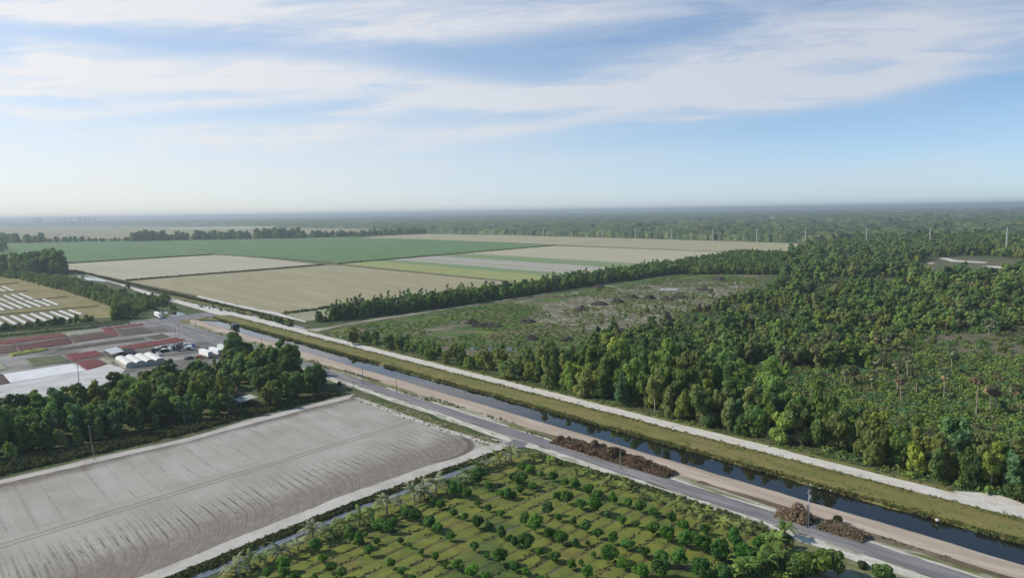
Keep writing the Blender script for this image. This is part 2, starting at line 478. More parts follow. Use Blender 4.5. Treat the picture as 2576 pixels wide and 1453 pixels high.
def sand_field_mat():
    m, b, p, pos = mat('tilled_sand')
    x, y, z = b.sep(pos)
    wv = b.math('ADD', b.math('ADD', x, b.math('MULTIPLY', y, .159)), 12.0)      # 0 on the middle berm, +45 / -55 on the long edges
    big = b.noise(pos, .045, 4, .6)
    med = b.noise(pos, .35, 5, .65)
    c = b.mix(b.rng(big, .35, .65), (.285, .264, .230), (.352, .332, .298))
    # machine passes run across the field and swing round at its lower edge
    bend = b.math('MULTIPLY', b.math('POWER', b.math('MAXIMUM', b.math('SUBTRACT', wv, 26.0), 0.0), 2.0), .026)
    wig = b.math('MULTIPLY', b.math('SUBTRACT', b.noise(pos, .045, 2), .5), 1.3)
    yb = b.math('ADD', b.math('ADD', y, bend), wig)
    lower = b.rng(wv, 3, 22, 0, 1, True)

    def passes(period, w0, w1, seed):
        t = b.math('ABSOLUTE', b.math('SUBTRACT', b.math('FRACT', b.math('MULTIPLY', yb, 1 / period)), .5))
        br = b.noise(b.comb(b.math('MULTIPLY', wv, .07), b.math('MULTIPLY', yb, .16), seed), 1.0, 7, .82)
        return b.math('MULTIPLY', b.rng(t, w0, w1, 1, 0), b.rng(br, .41, .58))
    fine = b.math('MAXIMUM', passes(2.6, .05, .14, 2.0), b.math('MULTIPLY', passes(1.27, .06, .20, 7.0), .7))
    c = b.mix(b.math('MULTIPLY', fine, b.math('MULTIPLY_ADD', lower, .84, .10)), c, (.085, .072, .056))
    upper = b.rng(wv, -2, -8)
    c = b.mix(b.math('MULTIPLY', passes(6.3, .015, .09, 4.0), b.math('MULTIPLY', upper, .60)), c, (.185, .170, .155))
    c = b.mix(b.math('MULTIPLY', b.rng(b.noise(b.comb(b.math('MULTIPLY', wv, .03), b.math('MULTIPLY', yb, .13), 9), 1.0, 3, .5), .52, .60), b.math('MULTIPLY', upper, .30)), c, (.40, .385, .365))
    wob = b.math('MULTIPLY', b.math('SUBTRACT', b.noise(pos, .12, 4), .5), 11.0)
    e1 = b.math('MULTIPLY', b.rng(b.math('ADD', wv, wob), 19, 33, 0, 1, True), b.rng(med, .3, .6, .5, 1))
    c = b.mix(b.math('MULTIPLY', e1, .85), c, (.150, .122, .098))
    e2 = b.math('MULTIPLY', b.rng(b.math('ADD', wv, b.math('MULTIPLY', wob, .7)), -41, -48, 0, 1, True), b.rng(wv, -55, -51))
    c = b.mix(b.math('MULTIPLY', e2, b.rng(med, .3, .6, .5, .95)), c, (.125, .102, .088))
    # curved turning tracks
    arcs = b.math('SINE', b.math('ADD', b.math('MULTIPLY', yb, 1.1), b.math('MULTIPLY', wv, 2.2)))
    c = b.mix(b.math('MULTIPLY', b.math('MULTIPLY', e1, b.rng(arcs, .3, .95)), .22), c, (.27, .245, .215))
    # end of the field towards the road: dark rings left by turning in the corner
    (ax, ay), (bx_, by_), (cx, cy) = G(1130, 1090), G(1184, 1116), G(1160, 1144)
    dd_ = 2 * (ax * (by_ - cy) + bx_ * (cy - ay) + cx * (ay - by_))
    ox = ((ax * ax + ay * ay) * (by_ - cy) + (bx_ * bx_ + by_ * by_) * (cy - ay) + (cx * cx + cy * cy) * (ay - by_)) / dd_
    oy = ((ax * ax + ay * ay) * (cx - bx_) + (bx_ * bx_ + by_ * by_) * (ax - cx) + (cx * cx + cy * cy) * (bx_ - ax)) / dd_
    rr_ = math.hypot(ax - ox, ay - oy)
    rd = b.math('SQRT', b.math('ADD', b.math('POWER', b.math('SUBTRACT', x, ox), 2.0), b.math('POWER', b.math('SUBTRACT', y, oy), 2.0)))
    rd = b.math('SUBTRACT', b.math('ADD', rd, b.math('MULTIPLY', wob, .12)), rr_)
    quad_ = b.math('MULTIPLY', b.rng(b.math('SUBTRACT', x, ox), -4, 3), b.rng(b.math('SUBTRACT', y, oy), -7, -1))
    c = b.mix(b.math('MULTIPLY', b.math('MULTIPLY', b.rng(rd, .2, 1.6), quad_), .8), c, (.36, .335, .295))
    c = b.mix(b.math('MULTIPLY', b.math('MULTIPLY', b.rng(b.math('ABSOLUTE', rd), .5, 1.6, 1, 0), quad_), .85), c, (.105, .078, .062))
    c = b.mix(b.math('MULTIPLY', b.math('MULTIPLY', b.rng(b.math('ABSOLUTE', b.math('ADD', rd, 4.0)), .3, 1.0, 1, 0), quad_), .5), c, (.13, .105, .085))
    t1 = b.math('ABSOLUTE', b.math('ADD', wv, b.math('MULTIPLY', wob, .12)))
    tr = b.rng(b.math('ABSOLUTE', b.math('SUBTRACT', t1, 1.2)), .2, .7, 1, 0)
    c = b.mix(b.math('MULTIPLY', tr, .6), c, (.150, .135, .112))
    t2 = b.math('ABSOLUTE', b.math('ADD', wv, b.math('ADD', 5.5, b.math('MULTIPLY', wob, .2))))
    c = b.mix(b.math('MULTIPLY', b.rng(t2, .1, .5, 1, 0), .35), c, (.19, .17, .145))
    cl = b.noise(pos, .8, 4, .65)
    c = b.mix(b.math('MULTIPLY', b.rng(cl, .60, .66), b.math('MULTIPLY_ADD', lower, .55, .30)), c, (.135, .12, .098))
    fn = b.rng(b.noise(pos, 2.2, 5, .7), .25, .75, .84, 1.16)
    s = b.N.new('ShaderNodeVectorMath'); s.operation = 'SCALE'; b.put(s.inputs[0], c); b.L.new(fn, s.inputs['Scale'])
    b.L.new(s.outputs[0], p.inputs['Base Color'])
    p.inputs['Roughness'].default_value = .95
    bm = b.N.new('ShaderNodeBump'); bm.inputs['Strength'].default_value = .22; bm.inputs['Distance'].default_value = .3
    b.L.new(b.math('ADD', b.math('MULTIPLY', fine, -.08), b.math('MULTIPLY', med, .5)), bm.inputs['Height']); b.L.new(bm.outputs[0], p.inputs['Normal'])
    return m


def orchard_mat():
    m, b, p, pos = mat('orchard_grass')
    x, y, z = b.sep(pos)
    wv = b.math('ADD', x, b.math('MULTIPLY', y, .13))
    wob = b.math('MULTIPLY', b.math('SUBTRACT', b.noise(pos, .25, 3), .5), 1.0)
    fr = b.math('FRACT', b.math('MULTIPLY', b.math('ADD', wv, wob), 1 / 4.4))
    big = b.noise(pos, .035, 4, .6)
    med = b.noise(pos, .22, 5, .65)
    c = b.mix(b.rng(med, .35, .65), (.175, .180, .034), (.095, .130, .026))
    c = b.mix(b.rng(big, .52, .68), c, (.060, .098, .026))
    c = b.mix(b.math('MULTIPLY', b.rng(b.noise(pos, .10, 4), .55, .7), .7), c, (.150, .118, .042))
    along = b.noise(b.comb(b.math('MULTIPLY', wv, .5), b.math('MULTIPLY', y, .10), 0), 1.0, 4, .65)
    soil = b.math('MULTIPLY', b.math('MULTIPLY', b.rng(fr, .04, .12), b.rng(fr, .30, .40, 1, 0)), b.rng(along, .38, .52))
    sc_ = b.mix(b.rng(b.noise(pos, .16, 3), .54, .68), (.060, .050, .028), (.15, .135, .11))
    c = b.mix(b.math('MULTIPLY', soil, .8), c, sc_)
    edge = b.math('MULTIPLY', b.math('MULTIPLY', b.rng(fr, .88, .95), b.rng(along, .42, .55)), .35)
    c = b.mix(edge, c, (.05, .06, .02))
    fn = b.rng(b.noise(pos, 1.8, 6, .72), .25, .75, .62, 1.38)
    s = b.N.new('ShaderNodeVectorMath'); s.operation = 'SCALE'; b.put(s.inputs[0], c); b.L.new(fn, s.inputs['Scale'])
    b.L.new(s.outputs[0], p.inputs['Base Color'])
    p.inputs['Roughness'].default_value = .95
    bm = b.N.new('ShaderNodeBump'); bm.inputs['Strength'].default_value = .6; bm.inputs['Distance'].default_value = .3
    b.L.new(b.math('ADD', med, b.math('MULTIPLY', soil, -.5)), bm.inputs['Height']); b.L.new(bm.outputs[0], p.inputs['Normal'])
    return m


def striped_field_mat():
    m, b, p, pos = mat('striped_crop')
    x, y, z = b.sep(pos)
    yy = b.math('ADD', y, b.math('MULTIPLY', b.math('ADD', x, 409.0), .035))
    n = b.noise(b.comb(b.math('MULTIPLY', x, .012), b.math('MULTIPLY', y, .06), 0), 1.0, 4)
    yy = b.math('ADD', yy, b.math('MULTIPLY', b.math('SUBTRACT', n, .5), 26.0))
    cr = b.N.new('ShaderNodeValToRGB')
    b.L.new(b.rng(yy, 340, 1040), cr.inputs[0])
    tan, yg, gn, gr = (.36, .33, .225), (.25, .27, .10), (.165, .22, .10), (.325, .305, .262)
    stops = [(705, yg), (688, yg), (686, gn), (679, gn), (677, gr), (672, gr), (671, gn), (669, tan), (667, gr), (659, gr), (657, gn), (648, gn), (644, tan), (622, tan)]
    el = cr.color_ramp.elements
    ps = [(min(1, max(0, (G(1288, v)[1] - 340) / 700)), c) for v, c in stops]
    el[0].position, el[0].color = ps[0][0], (*ps[0][1], 1)
    el[1].position, el[1].color = ps[-1][0], (*ps[-1][1], 1)
    for q, c in ps[1:-1]:
        e = el.new(q); e.color = (*c, 1)
    fn = b.rng(b.noise(pos, .3, 4, .7), .25, .75, .9, 1.1)
    s = b.N.new('ShaderNodeVectorMath'); s.operation = 'SCALE'; b.put(s.inputs[0], cr.outputs[0]); b.L.new(fn, s.inputs['Scale'])
    b.L.new(s.outputs[0], p.inputs['Base Color'])
    p.inputs['Roughness'].default_value = .95
    return m


# ------------------------------------------------------------------ ground with the canal trench left open
X0, X1, YA, YB, BIG = -374.0, 900.0, -21.0, 26.0, 60000.0
gv = [(-BIG, -BIG, 0), (BIG, -BIG, 0), (BIG, YA, 0), (-BIG, YA, 0), (-BIG, YB, 0), (BIG, YB, 0), (BIG, BIG, 0), (-BIG, BIG, 0),
      (X0, YA, 0), (X0, YB, 0), (X1, YA, 0), (X1, YB, 0)]
gf = [(0, 1, 2, 10, 8, 3), (4, 9, 11, 5, 6, 7), (3, 8, 9, 4), (10, 2, 5, 11)]
struct(link('ground', mesh_np('ground', gv, gf, M_ground)))


def long_strip(name, prof, m, x0=X0, x1=X1, step=2.5, end=True, kind='structure', seed=3):
    """sweep a cross-section [(y, z, jitter_y, jitter_z)] along the canal"""
    g = np.random.default_rng(seed + len(name))
    xs = np.arange(x0, x1 + .1, step); n = len(prof); v = []
    for i, x in enumerate(xs):
        fade = min(1.0, (x - x0) / 7.0) if end else 1.0
        for (y, z, jy, jz) in prof:
            wob = (vnoise(np.array([x * .11]), np.array([y * .3 + seed]), seed)[0] - .5) * 2 * jy + g.uniform(-.3, .3) * jy
            v.append((x, y + wob, (z + (g.uniform(-1, 1) * jz if jz else 0)) * fade))
    f = np.array([(i * n + k, (i + 1) * n + k, (i + 1) * n + k + 1, i * n + k + 1) for i in range(len(xs) - 1) for k in range(n - 1)])
    o = link(name, mesh_np(name, v, f, m, True)); o['kind'] = kind
    return o


long_strip('dirt_road', [(-21, 0, 0, 0), (-19.5, .05, .4, 0), (-16, .10, 0, .02), (-12.4, .08, 0, .02), (-11.5, -.08, .35, .05), (-10.8, -1.6, .3, .1)], M_dirt)
long_strip('canal_bed', [(-11.5, -1.9, 0, 0), (-6, -2.3, 0, 0), (1.2, -1.9, 0, 0)], M_bed)
long_strip('canal_bank', [(-.6, -1.9, .8, .1), (.3, -.55, 1.3, .1), (1.6, -.02, 1.0, .12), (4, .35, 0, .12), (8, .5, 0, .12), (12, .5, 0, .12), (15, .3, .3, .1), (17, .02, .2, .05), (20, 0, 0, 0), (26, 0, 0, 0)], M_bank)
sheet('canal_water', [(X0 + 5, -12), (X1, -12), (X1, 1.9), (X0 + 5, 1.9)], -.32, M_water)
sheet('white_road', [(-255, 16.4), (-252, 16.2), (X1, 16.4), (X1, 22.8), (-258, 23.4)], .14, M_white, .35, 3)
sheet('white_road', VP((772, 830), (640, 797), (545, 776), (475, 761), (430, 749.5), (345, 725), (300, 711), (215, 690), (215, 692.5), (300, 716), (340, 731),
                       (425, 757), (500, 778), (540, 790), (600, 806), (700, 828), (778, 850)), .15, M_white, .5, 6)
sheet('sandy_track', VP((764, 829), (830, 822), (944, 801.5), (1120, 777), (1288, 751.5), (1380, 738), (1380, 739), (1288, 753.2), (1120, 779), (950, 805.5), (870, 817), (800, 834)), .10, patchy('track_dirt', [(.36, .33, .28), (.20, .19, .12)], [.08], fine=.2), .5, 5)
sheet('sandy_turnout', VP((2400, 1238), (2440, 1238), (2500, 1243), (2560, 1262), (2610, 1290), (2480, 1262)), .12, M_white, .6, 2)
sheet('gray_road', [(-380, -32.5), (X1, -32.6), (X1, -25.2), (-380, -25.6)], .10, M_gray, .3, 3)
sheet('verge', [(-374, -25.9), (X1, -25.6), (X1, -20.6), (-374, -20.6)], .05, M_verge, .5, 3)
sheet('sandy_shoulder', [(-130, -36.4), (X1, -36.6), (X1, -32.2), (-130, -32.2)], .06, M_should, .7, 3)
sheet('sandy_shoulder', [(-60, -25.9), (X1, -25.9), (X1, -24.0), (-60, -24.4)], .08, patchy('roadside_sand', [(.52, .49, .43), (.40, .37, .31)], [.2], (.4, 1), .2, 1.2), .6, 2.5)
sheet('brown_verge', [(108, -22.4), (190, -22.6), (300, -22.8), (300, -19.8), (190, -19.6), (108, -20.0)], .12, patchy('brown_verge', [(.145, .100, .075), (.20, .165, .12), (.10, .085, .05)], [.12, .2], (.4, 1), .3, 1.2), .5, 2.5)
sheet('brown_verge', [(40, -21.8), (54, -22.6), (54, -20.2), (40, -20.4)], .12, bpy.data.materials['brown_verge'], .4, 2.5)
sheet('farm_road', VP((540, 784), (500, 788), (440, 795.5), (385, 801), (330, 810), (250, 822), (250, 826), (330, 817), (395, 812), (400, 818), (470, 845), (520, 860), (560, 872),
                      (600, 866), (540, 842), (470, 818), (452, 808), (520, 797.5), (548, 793)), .12, M_gray, .6, 4)
sheet('canal_end_bank', VP((440, 812), (470, 800), (500, 798), (560, 803), (545, 806), (485, 803), (475, 808), (480, 815)), .10, M_bank, .4, 3)
sheet('nursery_yard', VP(*Z(0, 729.9, (-300, 590), (0, 500), (1440, 330), (1560, 330), (1800, 400), (2150, 500), (2500, 640), (2300, 720), (1100, 960), (300, 1100), (-300, 1200))), .05, M_yard, .8, 6)

sheet('pale_yard', VP(*Z(0, 729.9, (-300, 860), (30, 840), (300, 800), (740, 735), (1120, 745), (1250, 800), (1100, 960), (300, 1120), (-300, 1240))), .09, patchy('pale_yard_sand', [(.44, .43, .42), (.34, .33, .32), (.50, .49, .48)], [.06, .12], (1, .5), .15, .8), .8, 6)

# standing water beyond the crossing
for i, poly in enumerate([
        Z(0, 498, (1430, 918), (1480, 920), (1680, 965), (1740, 985), (1910, 1030), (1890, 1040), (1700, 1000), (1540, 960)),
        Z(0, 498, (1980, 1045), (2100, 1075), (2400, 1143), (2390, 1160), (2200, 1122), (2000, 1068)),
        Z(0, 498, (1205, 868), (1260, 882), (1255, 890), (1205, 877)),
        Z(0, 498, (850, 795), (900, 797), (1070, 832), (1060, 844), (940, 830), (860, 830)),
        Z(0, 498, (780, 782), (812, 785), (806, 806), (780, 802)),
        Z(0, 498, (1435, 1075), (1470, 1075), (1680, 1150), (1690, 1168), (1480, 1108)),
        Z(0, 498, (1700, 1178), (1760, 1140), (1870, 1172), (1740, 1192)),
        Z(644, 498, (-40, 1175), (70, 1205), (50, 1213), (-40, 1192)),
        Z(644, 498, (190, 1248), (260, 1250), (500, 1305), (490, 1313), (330, 1296)),
        Z(644, 815.7, (2160, 235), (2260, 245), (2180, 258)), Z(644, 815.7, (2350, 230), (2395, 235), (2380, 270), (2345, 265)), Z(644, 815.7, (2490, 265), (2576, 235), (2650, 250), (2540, 275)),
        Z(644, 815.7, (800, 120), (860, 118), (930, 148), (915, 153))]):
    sheet('pond_water', [G(*p) for p in poly], .17, M_water, .5, 3, seed=i)

# ------------------------------------------------------------------ fields
M_sand = sand_field_mat(); M_orch = orchard_mat(); M_stripe = striped_field_mat()
sheet('sand_field', VP((-260, 1262), (0, 1205), (240, 1150), (475, 1098), (644, 1050), (780, 1017), (889, 990), (1040, 1044), (1160, 1084), (1290, 1112), (1300, 1119), (1180, 1166), (1070, 1200), (900, 1257), (644, 1357), (388, 1455), (100, 1575), (-500, 1640)), .06, M_sand, .5, 4)
M_track = patchy('track_sand', [(.41, .385, .345), (.35, .33, .295), (.45, .425, .39)], [.2, .08], (1, 1), .15, 1.1)
sheet('pale_farm_track', VP((1318, 1108), (1290, 1122), (1110, 1183), (900, 1258), (644, 1359), (430, 1447), (150, 1560), (30, 1560), (380, 1440), (644, 1333), (900, 1232), (1070, 1175), (1170, 1143), (1210, 1125), (1268, 1118)), .10, M_track, .4, 3)
sheet('pale_farm_track', VP((-260, 1266), (0, 1208), (240, 1153), (475, 1100), (644, 1053), (780, 1019), (889, 992), (880, 1003), (780, 1027), (644, 1063), (475, 1110), (240, 1163), (0, 1218), (-260, 1276)), .10,
      M_track, .4, 3)
sheet('grass_strip', VP((893, 993), (1030, 1030), (1180, 1085), (1262, 1112), (1232, 1122), (1120, 1085), (1000, 1045), (882, 1000)), .11,
      patchy('field_edge_grass', [(.13, .125, .045), (.27, .25, .19), (.09, .10, .035)], [.18, .2], (1, 1), .3, 1.3), .5, 2)
sheet('field_edge_path', VP((884, 999), (905, 1000), (1000, 1036), (1130, 1080), (1250, 1117), (1240, 1122), (1120, 1087), (1000, 1046), (898, 1006)), .13, M_track, .2, 3)
sheet('entrance_apron', VP((1266, 1117), (1290, 1106), (1312, 1098), (1330, 1112), (1316, 1126), (1300, 1127)), .14, M_gray, .3, 2)
sheet('orchard_ground', VP((1305, 1140), (1345, 1138), (1560, 1205), (1830, 1300), (2000, 1365), (2100, 1420), (2300, 1560), (1288, 1640), (300, 1640), (560, 1440), (880, 1300), (1110, 1210)), .05, M_orch, .6, 4)
sheet('ditch_water', VP((1302, 1131), (1292, 1138), (1132, 1199), (962, 1263), (802, 1329), (646, 1397), (522, 1450), (302, 1545), (380, 1480), (620, 1375), (780, 1312), (940, 1250), (1100, 1190)), .10, M_murk, .5, 2.5)
sheet('roadside_scrub', VP((1990, 1350), (2160, 1388), (2330, 1450), (2560, 1560), (2100, 1580), (2000, 1420)), .055, M_verge, .8, 3)

FZ = .30
sheet('green_field', VP((-120, 612), (10, 610.5), (250, 607), (644, 600.5), (881, 596.5), (909, 598), (1074, 603), (1288, 611), (1395, 616.5), (1288, 625), (1060, 644), (851, 661.5), (690, 648), (537, 638.5), (340, 650), (150, 662.5), (-120, 680)), FZ, M_green)
sheet('tan_field', VP((150, 665), (340, 653), (537, 641.5), (644, 648), (800, 664.5), (644, 677.5), (480, 690), (314, 704), (230, 689), (150, 674)), FZ, M_paletan)
sheet('tan_field', VP((318, 708), (480, 694), (644, 682), (819, 667), (849, 667), (1060, 688), (1288, 711), (1288, 713), (1000, 750), (716, 788), (644, 776), (500, 744), (400, 725)), FZ, M_tanfield2)
sheet('striped_field', VP((857, 664), (1060, 646.5), (1288, 627), (1395, 618.5), (1500, 622), (1800, 633.5), (1950, 641), (1800, 660), (1690, 676), (1560, 695), (1430, 710), (1288, 713), (1288, 707), (1060, 684)), FZ, M_stripe)
sheet('tan_field', VP((906, 598), (960, 594), (1074, 588.5), (1288, 592.5), (1598, 600), (1932, 610), (2010, 612.5), (2010, 634), (1805, 632.5), (1500, 620), (1400, 616), (1288, 610.5), (1074, 602.5)), FZ, M_tanfield)
sheet('tan_field', VP((716, 790), (1000, 753), (1288, 717), (1420, 700), (1420, 714), (1288, 738), (1000, 780), (772, 808)), FZ, patchy('pale_green_field', [(.27, .27, .18), (.22, .23, .13)], [.03], fine=.15))
for (a, b_, w, m) in [((150, 664), (537, 640), 9, M_ditchgrass), ((314, 706), (815, 667), 7, M_ditchgrass), ((851, 663), (1395, 617.5), 12, M_ditchgrass),
                      ((537, 639.5), (849, 665.5), 8, M_path), ((851, 665), (1300, 710), 7, M_path), ((712, 789), (1000, 751.5), 5, M_ditchgrass), ((1000, 751.5), (1430, 699), 5, M_ditchgrass),
                      ((1400, 617), (1590, 601), 8, M_path), ((1400, 617.6), (1800, 633.2), 7, M_path), ((322, 609), (532, 638), 4, M_path),
                      ((150, 673.5), (314, 705.5), 6, M_path), ((314, 706), (505, 746), 4, M_path), ((185, 680), (420, 741), 9, M_ditchgrass), ((420, 744), (720, 806), 8, M_bank)]:
    pa, pb = np.array(G(*a)), np.array(G(*b_)); t = (pb - pa) / np.linalg.norm(pb - pa); nn = np.array([-t[1], t[0]]) * w / 2
    sheet('field_margin', [tuple(pa - nn), tuple(pb - nn), tuple(pb + nn), tuple(pa + nn)], FZ + .12, m, w * .10, 8)
sheet('field_track', VP((498, 744), (572, 761), (644, 777), (700, 787), (772, 809), (768, 812), (690, 793), (630, 780), (560, 764), (495, 748)), FZ + .2, M_white, .6, 6)
# tan flats beyond the belt of trees
sheet('far_flat', VP((-300, 572), (0, 570), (280, 568), (560, 572), (930, 575), (930, 586), (640, 590), (300, 600), (-300, 606)), .5, M_flat)
sheet('far_flat', VP((360, 573), (620, 569.5), (720, 571), (640, 575), (480, 577)), .8, M_paletan)
# grass strips with plastic-covered beds
sheet('grass_field', VP((-160, 668), (0, 683), (70, 703), (190, 740), (279, 772), (276, 799), (200, 800), (100, 812), (0, 824), (-160, 845)), .12, M_strip, .8, 6)
for q in (Z(0, 498, (-60, 862), (210, 845), (195, 858), (-60, 880)), Z(0, 498, (-60, 950), (300, 925), (290, 938), (-60, 962)), Z(0, 498, (330, 1018), (690, 985), (680, 1000), (330, 1030)), Z(0, 498, (-60, 1170), (600, 1110), (990, 1078), (980, 1092), (500, 1140), (-60, 1190))):
    sheet('field_margin', [G(*p) for p in q], .18, M_ditchgrass, .8, 5)
for q in (Z(0, 498, (-140, 1200), (720, 1125), (850, 1172), (60, 1300), (-140, 1310)), Z(0, 498, (-140, 1060), (440, 1015), (600, 1080), (60, 1138), (-140, 1150)), Z(0, 498, (-140, 985), (215, 962), (345, 1020), (60, 1045), (-140, 1055))):
    sheet('bed_soil', [G(*p) for p in q], .15, M_stripsoil, .6, 5)
# clearing and scrub beyond the white road
sheet('clearing_ground', VP((800, 850), (830, 832), (1000, 800), (1288, 757), (1480, 728), (1690, 690), (1900, 690), (1960, 735), (1830, 760), (1660, 840), (1500, 880), (1400, 905), (1290, 920), (1190, 905), (1000, 880)), .05, M_clear, 1.0, 8)
sheet('clearing_sand', VP((1360, 770), (1500, 735), (1620, 715), (1780, 705), (1930, 712), (1880, 740), (1760, 775), (1650, 815), (1560, 830), (1430, 830), (1330, 800)), .09, M_clearsand, 2.0, 8)
M_patch = patchy('bare_sand_patch', [(.33, .30, .25), (.20, .19, .12), (.10, .13, .05)], [.12, .14], fine=.3)
for q in (Z(1288, 498, (850, 872), (940, 862), (1120, 910), (1110, 922), (960, 888)), Z(1288, 498, (1230, 915), (1340, 908), (1460, 925), (1440, 935), (1330, 918)), Z(1288, 498, (1640, 925), (1800, 935), (1980, 965), (2120, 1000), (2090, 1008), (1900, 970), (1700, 942)),
          Z(1288, 498, (420, 985), (700, 935), (850, 925), (800, 955), (640, 965), (430, 1000)), Z(1288, 498, (0, 1060), (150, 1030), (200, 1035), (60, 1065)), Z(1288, 498, (1270, 1050), (1440, 1110), (1420, 1140), (1260, 1125)),
          Z(1288, 498, (2220, 1010), (2290, 1025), (2270, 1045), (2230, 1035)), Z(1288, 498, (2090, 858), (2230, 856), (2230, 872), (2100, 870)), Z(1288, 498, (1640, 812), (1740, 815), (1730, 832), (1640, 826)),
          Z(1288, 498, (1200, 1220), (1290, 1245), (1270, 1258), (1200, 1240)), Z(644, 815.7, (1620, 55), (1900, 45), (1990, 35), (1930, 65), (1680, 70))):
    sheet('sand_patch', [G(*p) for p in q], .13, M_patch, .7, 4)
sheet('scrub_ground', VP((1880, 935), (2180, 932), (2260, 888), (2330, 842), (2800, 852), (2900, 1150), (2900, 1300), (2560, 1260), (2200, 1150), (2040, 1090), (1930, 1000)), .04, patchy('scrub_green', [(.095, .150, .048), (.13, .155, .055), (.07, .12, .045)], [.05, .08], fine=.35), 1.0, 8)
sheet('far_clearing', VP((2275, 676), (2330, 660), (2380, 648), (2530, 652), (2680, 668), (2680, 692), (2560, 684), (2370, 690)), .10, M_brown, 1.5, 8)
for q in (Z(1932, 498, (1720, 605), (1800, 602), (1900, 625), (2200, 645), (2180, 655), (1850, 640)), Z(1932, 498, (2150, 680), (2300, 685), (2430, 700), (2400, 712), (2200, 695)), Z(1932, 498, (1380, 700), (1500, 688), (1490, 702), (1390, 712)), Z(1932, 498, (1610, 655), (1670, 648), (1665, 660), (1620, 662))):
    sheet('sand_patch', [G(*p) for p in q], .15, M_white, 1.0, 6)
sheet('dry_grass_patch', VP((2290, 862), (2360, 842), (2480, 838), (2640, 850), (2660, 905), (2500, 898), (2380, 890), (2310, 885)), .08, M_brown, 1.5, 6)
sheet('far_flat', VP((2370, 551), (2390, 546), (2470, 544), (2460, 550), (2440, 553)), .8, M_paletan)
sheet('far_flat', VP((2375, 608), (2420, 604), (2430, 611), (2380, 612)), .8, M_paletan)

# ------------------------------------------------------------------ vegetation meshes
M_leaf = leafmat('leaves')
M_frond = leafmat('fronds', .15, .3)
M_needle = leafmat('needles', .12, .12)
M_bark = plain('bark', (.16, .13, .10), .9, .1, .3, 3)
M_palebark = plain('pale_bark', (.30, .27, .23), .9, .1, .25, 3)
M_palmtrunk = plain('palm_trunk', (.30, .25, .20), .9, .1, .25, 4)
M_deadfrond = plain('dead_fronds', (.26, .18, .115), .9, .1, .3, 2)


def massleaf(name, cols, scale=.12):
    """leaves of low growth that covers an area: tint drifts from place to place"""
    m, b, p, pos = mat(name)
    c = cols[0]
    for i, cc in enumerate(cols[1:]):
        off = b.vmath('ADD', pos, (31.0 * i, 17.0 * i, 0.0))
        c = b.mix(b.rng(b.noise(off, scale * (1 + .6 * i), 4, .65), .45, .58), c, cc)
    f = b.rng(b.noise(pos, 1.6, 2, .6), .25, .75, .65, 1.4)
    s = b.N.new('ShaderNodeVectorMath'); s.operation = 'SCALE'; b.put(s.inputs[0], c); b.L.new(f, s.inputs['Scale'])
    b.L.new(s.outputs[0], p.inputs['Base Color'])
    tr = b.N.new('ShaderNodeBsdfTranslucent'); b.L.new(b.mix(1.0, s.outputs[0], (1.2, 1.3, .7), 'MULTIPLY'), tr.inputs[0])
    mx = b.N.new('ShaderNodeMixShader'); mx.inputs[0].default_value = .22
    b.L.new(p.outputs[0], mx.inputs[1]); b.L.new(tr.outputs[0], mx.inputs[2])
    b.L.new(mx.outputs[0], m.node_tree.nodes['Material Output'].inputs['Surface'])
    return m


def quads(c, n, size, g, asp=.8):
    """one leaf clump (a quad) per row of centres and normals"""
    N = len(c)
    n = n / np.maximum(np.linalg.norm(n, axis=1, keepdims=True), 1e-6)
    r = g.normal(size=(N, 3)); t = np.cross(n, r); t /= np.maximum(np.linalg.norm(t, axis=1, keepdims=True), 1e-6)
    b_ = np.cross(n, t)
    s = np.broadcast_to(np.asarray(size, float), (N,)) * g.uniform(.6, 1.35, N)
    t = t * s[:, None] * .5; b_ = b_ * (s * asp)[:, None] * .5
    k = g.uniform(.55, 1.0, (N, 1))
    v = np.stack([c - t - b_ * k, c + t * k - b_, c + t + b_ * k, c - t * k + b_], 1).reshape(-1, 3)
    f = np.arange(N * 4).reshape(N, 4)
    return v, f


def sphere_dirs(N, g, up=.15):
    d = g.normal(size=(N, 3)); d[:, 2] += up * 2; d /= np.linalg.norm(d, axis=1, keepdims=True); return d


def lobe_cloud(lobes, n, size, g, squash=.85, rough=.75, up=.25):
    """leaf clumps over the surface and through the outer volume of a set of lobes (x, y, z, r)"""
    L = np.array(lobes, float); w = L[:, 3] ** 2; w /= w.sum()
    k = g.choice(len(L), n, p=w)
    d = sphere_dirs(n, g, up)
    rr = L[k, 3] * g.uniform(.55, 1.10, n) ** .6
    c = L[k, :3] + d * rr[:, None] * np.array([1, 1, squash])
    nn = d + g.normal(size=(n, 3)) * rough * .6
    return quads(c, nn, size, g)


def core(lobes, g, k=.66):
    """closed blob per lobe, added inside crowns so that no light leaks through"""
    vs, fs = [], []
    for (x, y, z, r) in lobes:
        b0 = len(vs); m, n = 4, 7
        for i in range(m + 1):
            th = math.pi * i / m
            for j in range(n):
                ph = 2 * math.pi * j / n; q = r * k * g.uniform(.8, 1.15)
                vs.append((x + q * math.sin(th) * math.cos(ph), y + q * math.sin(th) * math.sin(ph), z + q * .85 * math.cos(th)))
        for i in range(m):
            for j in range(n):
                fs.append((b0 + i * n + j, b0 + (i + 1) * n + j, b0 + (i + 1) * n + (j + 1) % n, b0 + i * n + (j + 1) % n))
    return np.array(vs), np.array(fs)


def join(*vf):
    V, F, o = [], [], 0
    for v, f in vf:
        V.append(np.asarray(v, float)); F.append(np.asarray(f) + o); o += len(v)
    return np.concatenate(V), np.concatenate(F)


